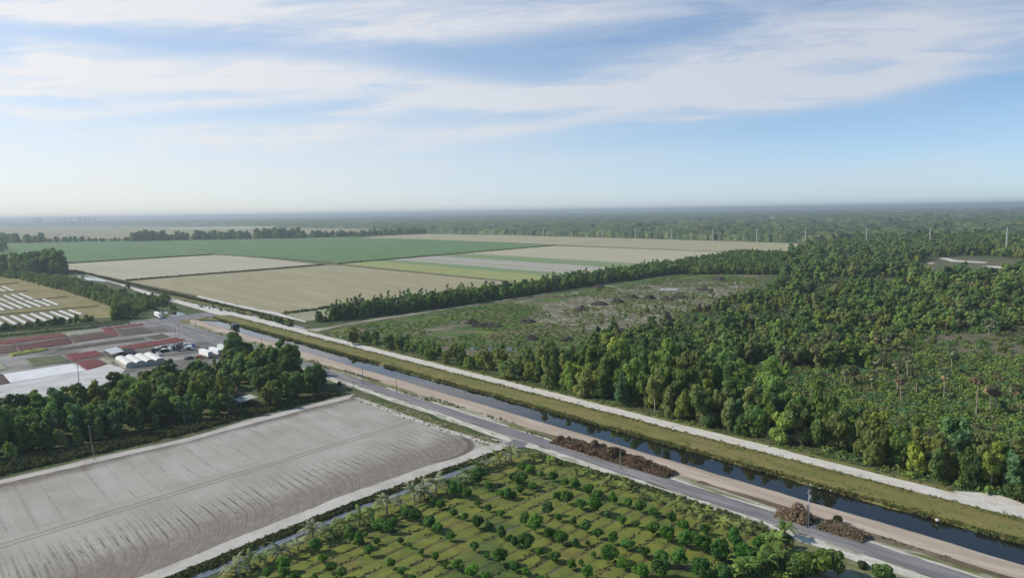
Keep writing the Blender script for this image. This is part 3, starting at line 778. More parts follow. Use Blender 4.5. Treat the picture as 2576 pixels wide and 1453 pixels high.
def crown_lobes(g, rad, h0, h1, n, spread=.62, top=.75):
    lobes = []
    for i in range(n):
        z = h0 + (h1 - h0) * g.uniform(.08, .92)
        t = (z - h0) / (h1 - h0)
        ring = rad * spread * math.sqrt(max(.05, 1 - (abs(t - .42) / .62) ** 2))
        a = g.uniform(0, 2 * math.pi); q = ring * g.uniform(.45, 1.1)
        lobes.append((q * math.cos(a), q * math.sin(a), z, rad * g.uniform(.26, .46) * (1.1 - .3 * t)))
    lobes.append((0, 0, h0 + (h1 - h0) * .52, rad * .5))
    return lobes


def broad_mesh(name, seed, rad, h0, h1, nl, nq, size, m=None):
    g = np.random.default_rng(seed)
    L = crown_lobes(g, rad, h0, h1, nl)
    v, f = join(lobe_cloud(L, nq, size, g), core(L, g))
    return mesh_np(name, v, f, m or M_leaf), L


def trunk_mesh(name, seed, h, r, lobes, m, nb=5, lean=.3):
    g = np.random.default_rng(seed); b = MB()
    lx, ly = g.uniform(-lean, lean, 2)
    pts = [(0, 0, -.3), (lx * .3, ly * .3, h * .35), (lx * .8, ly * .8, h * .7), (lx, ly, h)]
    b.tube(pts, [r * 1.35, r, r * .75, r * .4], 7)
    for q in g.choice(len(lobes), min(nb, len(lobes)), replace=False):
        x, y, z, rr = lobes[q]; z0 = min(h * .9, max(h * .35, z - rr * 1.6))
        b.tube([(lx * z0 / h, ly * z0 / h, z0), (x * .5, y * .5, (z0 + z) / 2), (x * .85, y * .85, z)], [r * .5, r * .35, r * .15], 5)
    me = mesh_np(name, b.v, b.f, m)
    return me


# kinds of tree: (crown mesh, trunk mesh)
BROAD = []
for i, (rad, h0, h1, nl, nq, s) in enumerate([(4.6, .9, 11.5, 15, 1600, .80), (5.4, .8, 12.5, 18, 1900, .85), (3.6, .8, 12.5, 14, 1450, .75),
                                              (4.2, .6, 9.0, 12, 1250, .75), (5.0, 2.6, 13.5, 15, 1600, .80), (3.0, .9, 10.5, 11, 1100, .70), (4.8, .5, 8.2, 13, 1350, .8)]):
    cm, L = broad_mesh('crown', 20 + i, rad, h0, h1, nl, nq, s)
    BROAD.append((cm, trunk_mesh('trunk', 40 + i, h1 * .75, .20, L, M_palebark if i in (2, 4) else M_bark, 6)))


def pine_mesh(seed, h, n, rad):
    g = np.random.default_rng(seed); L = []
    for i in range(n):
        t = i / (n - 1); z = h * (.45 + .53 * t); a = g.uniform(0, 6.28); q = rad * (1.05 - .75 * t) * g.uniform(.35, 1.0)
        L.append((q * math.cos(a), q * math.sin(a), z, rad * g.uniform(.28, .46)))
    v, f = join(lobe_cloud(L, 620, .55, g, .6, 1.0), core(L, g, .5))
    return mesh_np('crown', v, f, M_needle), trunk_mesh('trunk', seed + 5, h * .96, .17, L, M_palebark, 7, .5)


PINE = [pine_mesh(61, 15, 13, 2.6), pine_mesh(62, 17, 11, 2.3), pine_mesh(63, 13, 12, 2.9), pine_mesh(64, 16, 9, 2.0)]
BUSH = []
for i, (rad, h, nl, nq, s) in enumerate([(2.0, 2.4, 7, 520, .42), (2.4, 2.0, 8, 560, .45), (1.6, 2.8, 6, 420, .40)]):
    cm, L = broad_mesh('crown', 80 + i, rad, .1, h, nl, nq, s)
    BUSH.append((cm, trunk_mesh('stem', 90 + i, h * .6, .06, L, M_bark, 5)))
FRUIT = []
for i, (rad, h, nl, nq, s) in enumerate([(1.65, 3.3, 12, 760, .34), (1.75, 3.0, 13, 800, .34), (1.5, 3.4, 10, 680, .33), (1.6, 2.8, 11, 700, .34)]):
    g = np.random.default_rng(110 + i); c = []
    for k in range(nl):
        d = sphere_dirs(1, g, .1)[0]; c.append((d[0] * rad * .62, d[1] * rad * .62, .5 + (h - .5) * .5 + d[2] * (h - .5) * .30, rad * g.uniform(.36, .5)))
    c.append((0, 0, h * .52, rad * .62))
    v, f = join(lobe_cloud(c, nq, s, g, .9, .8, .15), core(c, g, .75))
    FRUIT.append((mesh_np('crown', v, f, M_leaf), trunk_mesh('trunk', 120 + i, h * .6, .10, c, M_bark, 5, .1)))


def frond_strip(V, F, base, az, el, L, w, g, droop=1.0, seg=6, fold=.35):
    """one arching feather frond: two folded rows of leaflets with a toothed edge"""
    p = np.array(base, float); e = el; d2 = np.array([math.cos(az), math.sin(az)]); side = np.array([-d2[1], d2[0], 0])
    row = []
    for i in range(seg + 1):
        row.append((p.copy(), e))
        st = L / seg; p = p + np.array([d2[0] * math.cos(e) * st, d2[1] * math.cos(e) * st, math.sin(e) * st]); e -= droop * (1.0 + i * .25) / seg
    for i in range(seg):
        (a, ea), (b_, eb) = row[i], row[i + 1]
        w0 = w * math.sin(math.pi * min(1, (i + .35) / seg) ** .8) + .05; w1 = w * math.sin(math.pi * min(1, (i + 1.2) / seg) ** .8) * .8 + .04
        for sgn in (-1, 1):
            k = len(V)
            o0 = side * sgn * w0 + np.array([0, 0, -w0 * fold]); o1 = side * sgn * w1 * g.uniform(.55, 1) + np.array([0, 0, -w1 * fold])
            V += [a, b_, b_ + o1, a + o0 + (b_ - a) * .35]; F.append((k, k + 1, k + 2, k + 3))


def coconut(seed, h, nf, L, w):
    g = np.random.default_rng(seed); V, F = [], []
    for i in range(nf):
        az = 2 * math.pi * i / nf * 2.4 + g.uniform(-.2, .2); el = g.uniform(.1, 1.35)
        frond_strip(V, F, (0, 0, h), az, el, L * g.uniform(.8, 1.1), w, g, g.uniform(.9, 1.5))
    cr = mesh_np('fronds', np.array(V), np.array(F), M_frond)
    b = MB(); b.tube([(0, 0, -.2), (.05, 0, h * .5), (0, .04, h)], [.17, .13, .12], 8)
    return cr, mesh_np('trunk', b.v, b.f, M_palmtrunk)


COCO = [coconut(130, 1.3, 13, 2.9, .42), coconut(131, 1.7, 15, 3.1, .44), coconut(132, .9, 11, 2.5, .40)]


def banana(seed):
    g = np.random.default_rng(seed); V, F = [], []; b = MB()
    for s in range(3):
        ox, oy = g.uniform(-.7, .7, 2); h = g.uniform(1.0, 2.0)
        b.tube([(ox, oy, -.2), (ox, oy, h)], [.14, .08], 7)
        for i in range(7):
            frond_strip(V, F, (ox, oy, h), g.uniform(0, 6.28), g.uniform(.5, 1.3), g.uniform(1.5, 2.3), .34, g, g.uniform(.8, 1.7), 5, .15)
    return mesh_np('leaves', np.array(V), np.array(F), M_frond), mesh_np('stems', b.v, b.f, plain('banana_stem', (.14, .15, .06)))


BANANA = [banana(140), banana(141)]


def sabal(seed, h, dead, bend=.4):
    """cabbage palm: bare trunk, ball of fan leaves, skirt of dead leaves"""
    g = np.random.default_rng(seed); b = MB()
    lx, ly = g.uniform(-bend, bend, 2)
    b.tube([(0, 0, -.3), (lx * .25, ly * .4, h * .33), (lx * .8, ly * .8, h * .7), (lx, ly, h)], [.24, .19, .18, .20], 8)
    tr = mesh_np('trunk', b.v, b.f, M_palmtrunk)

    def fans(n, e0, e1, L, w):
        V, F = [], []
        for i in range(n):
            az = i * 2.399 + g.uniform(-.2, .2); e = g.uniform(e0, e1)
            d = np.array([math.cos(az) * math.cos(e), math.sin(az) * math.cos(e), math.sin(e)])
            o = np.array([lx, ly, h]); c = o + d * L * g.uniform(.75, 1.05)
            side = np.array([-math.sin(az), math.cos(az), 0]); upv = np.cross(d, side); ro = g.uniform(-1.2, 1.2); side, upv = side * math.cos(ro) + upv * math.sin(ro), upv * math.cos(ro) - side * math.sin(ro)
            k = len(V); V += [o, o + d * .1 + side * .04, c + side * .04, c]; F.append((k, k + 1, k + 2, k + 3))
            for j in range(6):                                   # pleated fan, tips hang
                a0, a1 = -1.5 + j * .5, -1.5 + (j + 1) * .5; am = (a0 + a1) / 2
                q = lambda a, r, up: c + (d * math.cos(a) + side * math.sin(a)) * r + upv * up + np.array([0, 0, -.32 * r])
                k = len(V); V += [c, q(a0, w * .75, .06), q(am, w * g.uniform(.9, 1.15), -.12), q(a1, w * .75, .06)]; F.append((k, k + 1, k + 2, k + 3))
        return np.array(V), np.array(F)
    fr = mesh_np('fronds', *fans(36 if not dead else 10, -.75, 1.4, 1.35, 1.1), M_frond)
    sk = mesh_np('dead_fronds', *fans(12 if not dead else 26, -1.35, -.45 if not dead else .2, 1.1, 1.0), M_deadfrond)
    return fr, tr, sk


SABAL = [sabal(150, 8.0, False), sabal(151, 10.0, False, .7), sabal(152, 6.5, False), sabal(153, 9.0, True, .3), sabal(154, 7.0, True, .8)]

# ------------------------------------------------------------------ placing
DARK, MID, YEL, OLIVE, BLUE = (.102, .160, .052), (.160, .236, .066), (.25, .29, .066), (.20, .22, .076), (.102, .178, .082)
CNAME = {DARK: 'dark green', MID: 'mid green', YEL: 'yellow-green', OLIVE: 'olive green', BLUE: 'deep green'}


def plant(name, label, cat, group, parts, x, y, rz, s, z=0.0, sz=None):
    t = thing(name, label, cat, (x, y, z), rz, group)
    t.scale = (s, s, sz or s)
    for (pn, me, c) in parts:
        o = link(pn, me, t)
        if c is not None: o.color = (*c, 1)
    return t


BIGPOLY = [(870, 862), (960, 880), (1190, 921), (1310, 938), (1388, 922), (1470, 890), (1530, 850), (1640, 826), (1725, 788), (1830, 762), (1950, 738), (1962, 700), (1985, 640),
           (2030, 622), (2200, 602), (2800, 586), (2900, 900), (2900, 1420), (2600, 1340), (2440, 1300), (1932, 1200), (1288, 1010), (860, 880)]
SCRUB = [(1860, 925), (2180, 930), (2260, 885), (2330, 838), (2480, 832), (2800, 850), (2900, 1150), (2900, 1400), (2560, 1300), (2200, 1180), (2040, 1120), (1930, 1040)]
STRIP = [(866, 868), (880, 850), (905, 856), (1000, 866), (1100, 885), (1190, 911), (1300, 937), (1330, 990), (1190, 950), (1040, 910), (940, 885), (870, 874)]
RCLEAR = [(2275, 676), (2340, 652), (2400, 642), (2560, 648), (2680, 664), (2680, 694), (2560, 694), (2370, 696)]
TURN = [(2390, 1215), (2470, 1235), (2570, 1240), (2640, 1290), (2480, 1275)]
TREELINE = [(785, 814), (900, 800), (1120, 773), (1288, 748), (1430, 726), (1600, 702), (1690, 690), (1800, 690), (1965, 690), (1990, 640), (1965, 622), (1800, 655), (1690, 672),
            (1560, 692), (1430, 710), (1288, 735), (1000, 776), (860, 792)]
WOOD = [(-330, 1130), (-120, 1085), (0, 1050), (75, 1040), (225, 1008), (300, 985), (412, 965), (540, 945), (556, 908), (625, 896), (650, 912), (700, 930), (780, 948), (832, 962), (836, 978),
        (640, 1038), (475, 1082), (240, 1130), (0, 1185), (-330, 1275)]
HOUSECUT = [(572, 980), (650, 970), (655, 1034), (582, 1044)]

# far woodland points go to one mass, the nearest trees are single things
pool = []                                                     # (distance, x, y, region)
X, Y = grid_pts(-260, 330, 26.5, 175, 6.2, .42, 11)
k = (inV(BIGPOLY, X, Y) | inV(STRIP, X, Y)) & ~(inV(SCRUB, X, Y) & (Y > 43)) & ~inV(TURN, X, Y) & (Y > 26.5)
near_band = list(zip(X[k], Y[k]))
for x, y in near_band: pool.append((dist(x, y), x, y, 'right'))
X, Y = grid_pts(-260, -58, -340, -44, 6.8, .42, 12)
k = inV(WOOD, X, Y) & ~inV(HOUSECUT, X, Y)
for x, y in zip(X[k], Y[k]): pool.append((dist(x, y), x, y, 'wood'))
pool.sort()
# keep what shows: near rows, plus the crowns that rise over the nursery side of the wood
single = [p for p in pool if (p[3] == 'right' and p[2] < 62 and p[1] > -200) or (p[3] == 'wood' and (p[1] > -92 or p[2] > -62))]
uu, vv = PV(np.array([p[1] for p in single]), np.array([p[2] for p in single]), 6.0)
single = [p for p, u, v in zip(single, uu, vv) if -40 < u < 2640 and v < 1480][:290]
sset = {(p[1], p[2]) for p in single}
rest = [p for p in pool if (p[1], p[2]) not in sset]


def tree_colour(g, region, first):
    r = g.random()
    if region == 'right': return YEL if r < (.20 if first else .05) else MID if r < .52 else OLIVE if r < .72 else DARK if r < .9 else BLUE
    return YEL if r < .10 else MID if r < .48 else OLIVE if r < .58 else DARK if r < .85 else BLUE


rows = {}
for p in single:
    key = ('right', int((p[2] - 28) // 8.5)) if p[3] == 'right' else ('wood', int((-56 - p[1]) // 9.0))
    rows.setdefault(key, []).append(p)
ROWN = ['front', 'second', 'third', 'fourth', 'fifth', 'sixth', 'seventh', 'eighth', 'ninth', 'tenth', 'eleventh', 'twelfth', 'thirteenth', 'fourteenth', 'fifteenth', 'sixteenth']
for key, ps in sorted(rows.items()):
    ps.sort(key=(lambda q: -q[1]) if key[0] == 'right' else (lambda q: -q[2]))
    for i, (d, x, y, reg) in enumerate(ps):
        g = random.Random(int(x * 71 + y * 13))
        c = tree_colour(g, reg, key[1] == 0)
        j = g.choice([0, 1, 2, 2, 3, 4, 5, 6]) if key[1] > 0 else g.choice([0, 2, 3, 5, 5, 6, 3])
        s = g.uniform(.68, 1.25)
        if reg == 'right':
            s *= 1.1
            if x < 0: s *= .55 if x < -110 else .66 if x < -60 else .80
            lab = f'{CNAME[c]} tree, {nth(i + 1)} from right in the {ROWN[key[1]]} row beside the white road'
            grp = 'trees along the white road'
        else:
            s *= .98
            if key[1] == 0: s *= .9
            lab = f'{CNAME[c]} tree, {nth(i + 1)} from right in the {ROWN[key[1]]} row behind the sand field'
            grp = 'trees of the wood behind the sand field'
        t = plant('broadleaf_tree', lab, 'tree', grp, [('trunk', BROAD[j][1], None), ('crown', BROAD[j][0], c)], x, y, g.uniform(0, 6.28), s, 0, s * g.uniform(.92, 1.2) * ((1.24 if x > 0 else 1.1) if reg == 'right' else 1.0))

for (u, v), c, s, j, lab in [((888, 867), OLIVE, .95, 0, 'big rounded olive tree standing alone at the left end of the roadside trees'), ((1068, 893), MID, .72, 3, 'mid green bushy tree behind the roadside, second from left end'), ((582, 917), DARK, 1.0, 1, 'tall dark tree at the right end of the wood by the white trailers'),
                             ((612, 912), DARK, .9, 4, 'dark leaning tree just right of the tallest one by the trailers')]:
    x, y = G(u, v)
    plant('broadleaf_tree', lab, 'tree', 'single trees', [('trunk', BROAD[j][1], None), ('crown', BROAD[j][0], c)], x, y, u * .1, s)

# treeline between the tan field and the clearing
X, Y = grid_pts(-560, -170, 26, 900, 4.3, .45, 14)
k = inV(TREELINE, X, Y)
tl = sorted(((dist(x, y), x, y) for x, y in zip(X[k], Y[k])))
tl_single = tl[:220]
tl_rest = tl[220:]
tl_single.sort(key=lambda p: p[2])
seenlab = {}
for i, (d, x, y) in enumerate(tl_single):
    g = random.Random(i * 7 + 3)
    j = g.choice([0, 1, 2, 3, 4, 5, 6, 7, 8, 4, 5, 8])
    c = g.choice([DARK, BLUE, MID, MID, OLIVE])
    if j < 4: parts, nm, cat, w = [('trunk', PINE[j][1], None), ('crown', PINE[j][0], c)], 'pine_tree', 'pine tree', 'slender pine'
    else: parts, nm, cat, w = [('trunk', BROAD[j - 3][1], None), ('crown', BROAD[j - 3][0], c)], 'treeline_tree', 'tree', 'bushy tree'
    n = seenlab[w] = seenlab.get(w, 0) + 1
    plant(nm, f'{CNAME[c]} {w}, {nth(n)} along the treeline beside the tan field', cat, 'trees in the line beside the tan field', parts, x, y, g.uniform(0, 6.28), g.uniform(.62, 1.02) * (.75 if i < 4 else 1))

# ------------------------------------------------------------------ the woodland mass behind (geometry nodes over points)
src = []
for j in range(7):
    for c in ((DARK, MID, OLIVE) if j % 2 else (MID, BLUE, YEL)):
        pass
pts, var, scl = [], [], []


def mass(x, y, v, s):
    pts.append((x, y, 0.0)); var.append(v); scl.append(s)


g = random.Random(99)
for d, x, y, reg in rest:
    mass(x, y, g.choice([0, 1, 2, 3, 4, 6, 7, 5]), g.uniform(.6, 1.05) * (.6 if reg == 'right' and x < -60 and y < 60 else .8 if reg == 'right' and x < 0 else 1))
for d, x, y in tl_rest:
    mass(x, y, g.choice([0, 2, 5, 8, 3, 6, 10, 1, 7]), g.uniform(.62, 1.02))
X, Y = grid_pts(-460, 420, 175, 560, 7.0, .45, 15)
k = inV(BIGPOLY, X, Y) & ~inV(SCRUB, X, Y) & ~inV(RCLEAR, X, Y)
dens = vnoise(X / 55, Y / 55, 5)
sparse = inV([(1470, 895), (1640, 820), (1830, 758), (1900, 770), (1750, 850), (1600, 890)], X, Y)
k &= ~(sparse & (np.random.default_rng(4).random(X.shape) < .55))
k &= (vnoise(X / 24, Y / 24, 51) > .36)
for x, y, dn in zip(X[k], Y[k], dens[k]): mass(x, y, g.choice([0, 1, 2, 3, 4, 5, 6, 7, 10, 5, 11]), g.uniform(.6, 1.05) * (.70 + .55 * dn))
X, Y = grid_pts(-900, 420, 560, 1900, 9.5, .45, 16)
k = inV(BIGPOLY, X, Y) & ~inV(RCLEAR, X, Y)
k &= (vnoise(X / 38, Y / 38, 52) > .26)
for x, y in zip(X[k], Y[k]): mass(x, y, g.choice([0, 1, 2, 3, 4, 5, 6, 7, 10, 5, 11]), g.uniform(.75, 1.45))
# scattered small trees in the clearing and the scrub
X, Y = grid_pts(-330, 40, 60, 560, 13, .48, 17)
k = inV([(1200, 880), (1400, 840), (1650, 760), (1880, 720), (1930, 745), (1660, 840), (1480, 880), (1400, 905), (1280, 912)], X, Y)
for x, y in zip(X[k], Y[k]):
    if g.random() < .6: mass(x, y, g.choice([3, 6, 5, 3]), g.uniform(.22, .55))
X, Y = grid_pts(-100, 420, 76, 330, 12, .48, 18)
k = inV(SCRUB, X, Y)
for x, y in zip(X[k], Y[k]):
    if g.random() < .32: mass(x, y, g.choice([3, 6, 6, 1]), g.uniform(.28, .5))
g = random.Random(123)
# belt of tall dark trees beyond the green field, and the clump beside the canal
for (a, b_, n, s0, s1) in [((-60, 611), (105, 611), 50, 2.0, 3.0), ((105, 610.5), (330, 607), 44, .9, 1.6), ((330, 607), (420, 605.5), 34, 1.9, 3.0), ((420, 605), (640, 601), 80, 1.7, 2.6), ((640, 601), (760, 599), 54, 1.9, 2.9),
                           ((760, 599), (1075, 588), 110, 1.2, 2.0)]:
    for q in range(n):
        t = g.random(); x, y = G(a[0] + (b_[0] - a[0]) * t, a[1] + (b_[1] - a[1]) * t - g.uniform(0, 2.2))
        mass(x, y, g.choice([0, 1, 3, 6, 7]), g.uniform(s0, s1))
for q in range(75):
    u = g.uniform(-160, 150); x, y = G(u, 690 - g.uniform(0, 14) - max(0, -u) * .02)
    mass(x, y, g.choice([1, 3, 6, 7, 1]), g.uniform(1.7, 2.4) * (1.2 if u > 110 else 1))
for q in range(30):
    x, y = G(g.uniform(-200, 10), 640 + g.uniform(-18, 6)); mass(x, y, g.choice([1, 3, 7]), g.uniform(2.0, 2.8))
# bushy belt between the grass strips and the far canal
BELT = [(0, 690), (60, 692), (160, 700), (300, 742), (340, 750), (420, 758), (428, 765), (370, 778), (345, 795), (318, 800), (285, 795), (282, 772), (170, 735), (60, 706), (0, 697)]
X, Y = grid_pts(-1300, -380, -140, 60, 6.0, .45, 19)
k = inV(BELT, X, Y)
for x, y in zip(X[k], Y[k]): mass(x, y, g.choice([3, 6, 3, 6, 0, 10]), g.uniform(.40, .80))
for (a, b_, n, s0, s1) in [((-60, 838), (235, 806), 60, .28, .5), ((285, 803), (318, 800), 10, .8, 1.1), ((225, 745), (310, 748), 30, .45, .75), ((345, 752), (415, 772), 26, .3, .6), ((430, 780), (440, 779), 3, .5, .6), ((415, 753), (428, 757), 4, .5, .7), ((318, 724), (322, 726), 2, .5, .6), ((545, 740), (560, 745), 0, .3, .4),
                           ((490, 783), (520, 790), 0, .2, .3), ((645, 800), (735, 815), 22, .2, .35), ((500, 770), (620, 792), 20, .16, .26)]:
    for q in range(n):
        t = g.random(); x, y = G(a[0] + (b_[0] - a[0]) * t, a[1] + (b_[1] - a[1]) * t + g.uniform(-2, 2))
        mass(x, y, g.choice([3, 6, 3, 1]), g.uniform(s0, s1))


TINT = {}


def tinted(c):
    if c not in TINT: TINT[c] = leafmat('leaves_of_the_mass', .25, .25, c)
    return TINT[c]


def scatter(name, pts, var, scl, sources, label):
    me = bpy.data.meshes.new(name)
    P_ = np.array(pts, np.float32); me.vertices.add(len(P_)); me.vertices.foreach_set('co', P_.ravel())
    r_ = np.random.default_rng(5)
    for nm, tp, val in (('kind_of_tree', 'INT', np.array(var, np.int32)), ('size', 'FLOAT', np.array(scl, np.float32)), ('turn', 'FLOAT', r_.uniform(0, 6.28, len(P_)).astype(np.float32))):
        a = me.attributes.new(nm, tp, 'POINT'); a.data.foreach_set('value', val)
    o = link(name, me); o['kind'] = 'stuff'; o['label'] = label
    ng = bpy.data.node_groups.new(name, 'GeometryNodeTree')
    ng.interface.new_socket('Geometry', in_out='INPUT', socket_type='NodeSocketGeometry')
    ng.interface.new_socket('Geometry', in_out='OUTPUT', socket_type='NodeSocketGeometry')
    N, L = ng.nodes, ng.links
    gi, go = N.new('NodeGroupInput'), N.new('NodeGroupOutput'); jn = N.new('GeometryNodeJoinGeometry')

    def attr(nm, tp):
        n = N.new('GeometryNodeInputNamedAttribute'); n.data_type = tp; n.inputs[0].default_value = nm
        return next(s for s in n.outputs if s.enabled)
    kv, sv, tv = attr('kind_of_tree', 'INT'), attr('size', 'FLOAT'), attr('turn', 'FLOAT')
    cx = N.new('ShaderNodeCombineXYZ'); L.new(tv, cx.inputs[2])
    er = N.new('FunctionNodeEulerToRotation'); L.new(cx.outputs[0], er.inputs[0])
    for i, s in enumerate(sources):
        cmp_ = N.new('FunctionNodeCompare'); cmp_.data_type = 'INT'; cmp_.operation = 'EQUAL'
        ins = [q for q in cmp_.inputs if q.enabled]; L.new(kv, ins[0]); ins[1].default_value = i
        oi = N.new('GeometryNodeObjectInfo'); oi.inputs['Object'].default_value = s[0]; oi.inputs['As Instance'].default_value = False
        sm = N.new('GeometryNodeSetMaterial'); L.new(oi.outputs['Geometry'], sm.inputs[0]); sm.inputs['Material'].default_value = tinted(s[1])
        ip = N.new('GeometryNodeInstanceOnPoints')
        L.new(gi.outputs[0], ip.inputs['Points']); L.new(cmp_.outputs[0], ip.inputs['Selection']); L.new(sm.outputs[0], ip.inputs['Instance'])
        L.new(er.outputs[0], ip.inputs['Rotation']); L.new(sv, ip.inputs['Scale'])
        L.new(ip.outputs[0], jn.inputs[0])
    L.new(jn.outputs[0], go.inputs[0])
    md = o.modifiers.new('trees', 'NODES'); md.node_group = ng
    return o


# one crown of each kind and colour already standing in the scene serves as the pattern
def crown_of(me, c):
    for o in col.objects:
        if o.data is me and tuple(round(q, 3) for q in o.color[:3]) == tuple(round(q, 3) for q in c): return o
    for o in col.objects:
        if o.data is me: return o


SRC = [(crown_of(me, c), c) for me, c in [(BROAD[0][0], MID), (BROAD[1][0], DARK), (BROAD[2][0], OLIVE), (BROAD[3][0], MID), (BROAD[4][0], DARK), (BROAD[5][0], YEL),
                                          (BROAD[6][0], OLIVE), (BROAD[1][0], MID), (PINE[0][0], DARK), (PINE[1][0], OLIVE), (BROAD[3][0], YEL), (BROAD[5][0], (.16, .14, .085))]]
scatter('woodland', pts, var, scl, SRC, 'dense green woodland stretching back behind the nearest trees')

# ------------------------------------------------------------------ far forest canopy to the horizon
def far_forest():
    nr_, na = 430, 620
    rad = 1350 * np.exp(np.linspace(0, math.log(42000 / 1350), nr_))
    fa = math.atan2(_f[1], _f[0]); ang = fa + np.linspace(R(-44), R(44), na)
    A, RR = np.meshgrid(ang, rad)
    jr = np.random.default_rng(8)
    x = CAM[0] + RR * np.cos(A) + jr.uniform(-.4, .4, RR.shape) * RR * .006
    y = CAM[1] + RR * np.sin(A) + jr.uniform(-.4, .4, RR.shape) * RR * .002
    u, v = PV(x, y)
    bound = np.interp(u, [-900, 0, 250, 560, 700, 930, 960, 1074, 1288, 1598, 1932, 2030, 2200, 2900], [564, 565.5, 563.5, 566.5, 573, 575.5, 587.5, 585.5, 590, 597.2, 607.2, 610, 604, 588])
    cell = np.clip(RR * .006, 11, 400)
    z = 2 + 8 * vnoise(x / 14, y / 14, 3) + 9 * vnoise(x / 47, y / 47, 4) + 9 * vnoise(x / 150, y / 150, 14) + np.clip(RR - 4000, 0, 8000) / 8000 * 9 * vnoise(x / 600, y / 300, 15) + jr.uniform(-2.0, 2.0, RR.shape) + 6 * (vnoise(x / 400, y / 400, 6) - .5)
    clear = vnoise(x / 420 + 9.2, y / 420, 12) * .65 + vnoise(x / 140, y / 140, 13) * .35
    hole = (clear > np.where(u > 2050, .57, .70)) & (RR > 2300) & (RR < 22000)
    for q in ([(360, 572.5), (620, 569), (720, 571), (640, 575.5), (480, 577.5)], [(2370, 551.5), (2390, 545), (2470, 543), (2460, 550), (2440, 554)], [(2365, 609), (2420, 602), (2436, 611), (2380, 614)]):
        hole |= inpoly(q, u, v)
    z = np.where((v > bound) | hole, -3.0, z)
    V = np.stack([x, y, z], -1).reshape(-1, 3)
    i, j = np.meshgrid(np.arange(nr_ - 1), np.arange(na - 1), indexing='ij')
    F = np.stack([i * na + j, i * na + j + 1, (i + 1) * na + j + 1, (i + 1) * na + j], -1).reshape(-1, 4)
    F = F[(z.reshape(-1)[F].max(1) > -2.5)]
    me = mesh_np('far_forest', V, F, patchy('far_canopy', [(.090, .130, .050), (.034, .058, .030), (.13, .145, .058), (.045, .076, .036)], [.008, .015, .04], fine=.6, fine_scale=.10, contrast=(.45, .55)))
    o = link('far_forest', me); o['kind'] = 'stuff'; o['label'] = 'hazy green forest reaching to the flat horizon'


far_forest()
sheet('far_ground', [(-60000, 1350), (-900, 1350), (400, 1900), (60000, 30000), (60000, 59000), (-60000, 59000)], .12,
      patchy('far_ground_cover', [(.06, .075, .035), (.10, .10, .055), (.20, .18, .12)], [.004, .0025], (1, 1), .2, .05, contrast=(.48, .62)))


# ------------------------------------------------------------------ low growth that nobody could count
def low_growth(name, xy, r0, r1, nq, size, m, label, seed=1, flat=.75, up=.5, hz=1.0):
    """many small leafy mounds, one mesh"""
    g = np.random.default_rng(seed); xy = np.asarray(xy, float); n = len(xy)
    k = np.repeat(np.arange(n), nq); d = sphere_dirs(n * nq, g, up); d[:, 2] = np.abs(d[:, 2])
    r = g.uniform(r0, r1, n)
    c = np.zeros((n * nq, 3)); c[:, :2] = xy[k]
    c += d * (r[k] * g.uniform(.5, 1.1, n * nq))[:, None] * np.array([1, 1, flat * hz])
    v, f = quads(c, d + g.normal(size=d.shape) * .5, size * (r[k] / r1) ** .5, g)
    o = link(name, mesh_np(name, v, f, m)); o['kind'] = 'stuff'; o['label'] = label
    return o


M_scrub = massleaf('scrub_leaves', [(.090, .190, .066), (.135, .20, .050), (.075, .160, .074), (.15, .145, .070), (.17, .23, .046)], .045)
M_hedge = massleaf('ditch_leaves', [(.040, .062, .022), (.060, .085, .024), (.085, .085, .03)], .2)
M_weed = massleaf('weed_leaves', [(.125, .135, .034), (.085, .115, .032), (.17, .15, .05)], .2)
M_clearleaf = massleaf('clearing_leaves', [(.10, .165, .038), (.065, .12, .042), (.165, .17, .045), (.15, .22, .036)], .04)

X, Y = grid_pts(-80, 420, 30, 330, 3.6, .48, 21)
k = (inV(SCRUB, X, Y) | (inV(BIGPOLY, X, Y) & (Y > 70) & (dist(0, 0) > 0) & (X > 20))) & ~inV([(2290, 862), (2360, 842), (2480, 838), (2640, 850), (2660, 905), (2500, 898), (2380, 890)], X, Y)
k |= inV([(2290, 862), (2640, 850), (2660, 905), (2380, 890)], X, Y) & (np.random.default_rng(2).random(X.shape) < .25)
u_, v_ = PV(X, Y); k &= (u_ > -50) & (u_ < 2950)
low_growth('scrub', np.stack([X[k], Y[k]], 1), 1.2, 3.2, 80, .80, M_scrub, 'low tangled green scrub around the tall palms', 3)
X, Y = grid_pts(-300, 330, 23.8, 33, 1.9, .48, 22)
k = inV(BIGPOLY, X, Y) & (np.random.default_rng(3).random(X.shape) < np.where(Y < 26, .28, .8)) & ~inV(TURN, X, Y)
low_growth('roadside_undergrowth', np.stack([X[k], Y[k]], 1), .35, 1.3, 40, .38, M_scrub, 'weedy undergrowth at the foot of the trees by the white road', 4)
X, Y = grid_pts(-420, -40, 26, 560, 4.2, .48, 23)
n1 = vnoise(X / 26, Y / 26, 31)
k = inV([(800, 850), (830, 832), (1000, 803), (1288, 760), (1480, 731), (1690, 694), (1900, 692), (1960, 735), (1830, 760), (1660, 840), (1500, 880), (1400, 905), (1290, 925), (1190, 915), (1000, 880)], X, Y)
k &= (n1 > .27) | (inV([(870, 850), (1190, 900), (1320, 900), (1250, 860), (1000, 830)], X, Y) & (n1 > .2))
k &= ~(inV([(1360, 770), (1500, 735), (1620, 715), (1930, 712), (1760, 775), (1560, 830), (1430, 830)], X, Y) & (n1 < .50))
low_growth('clearing_bushes', np.stack([X[k], Y[k]], 1), .6, 1.9, 40, .6, M_clearleaf, 'low bushes and weeds spread over the cleared ground', 5, .6)
g = np.random.default_rng(6)
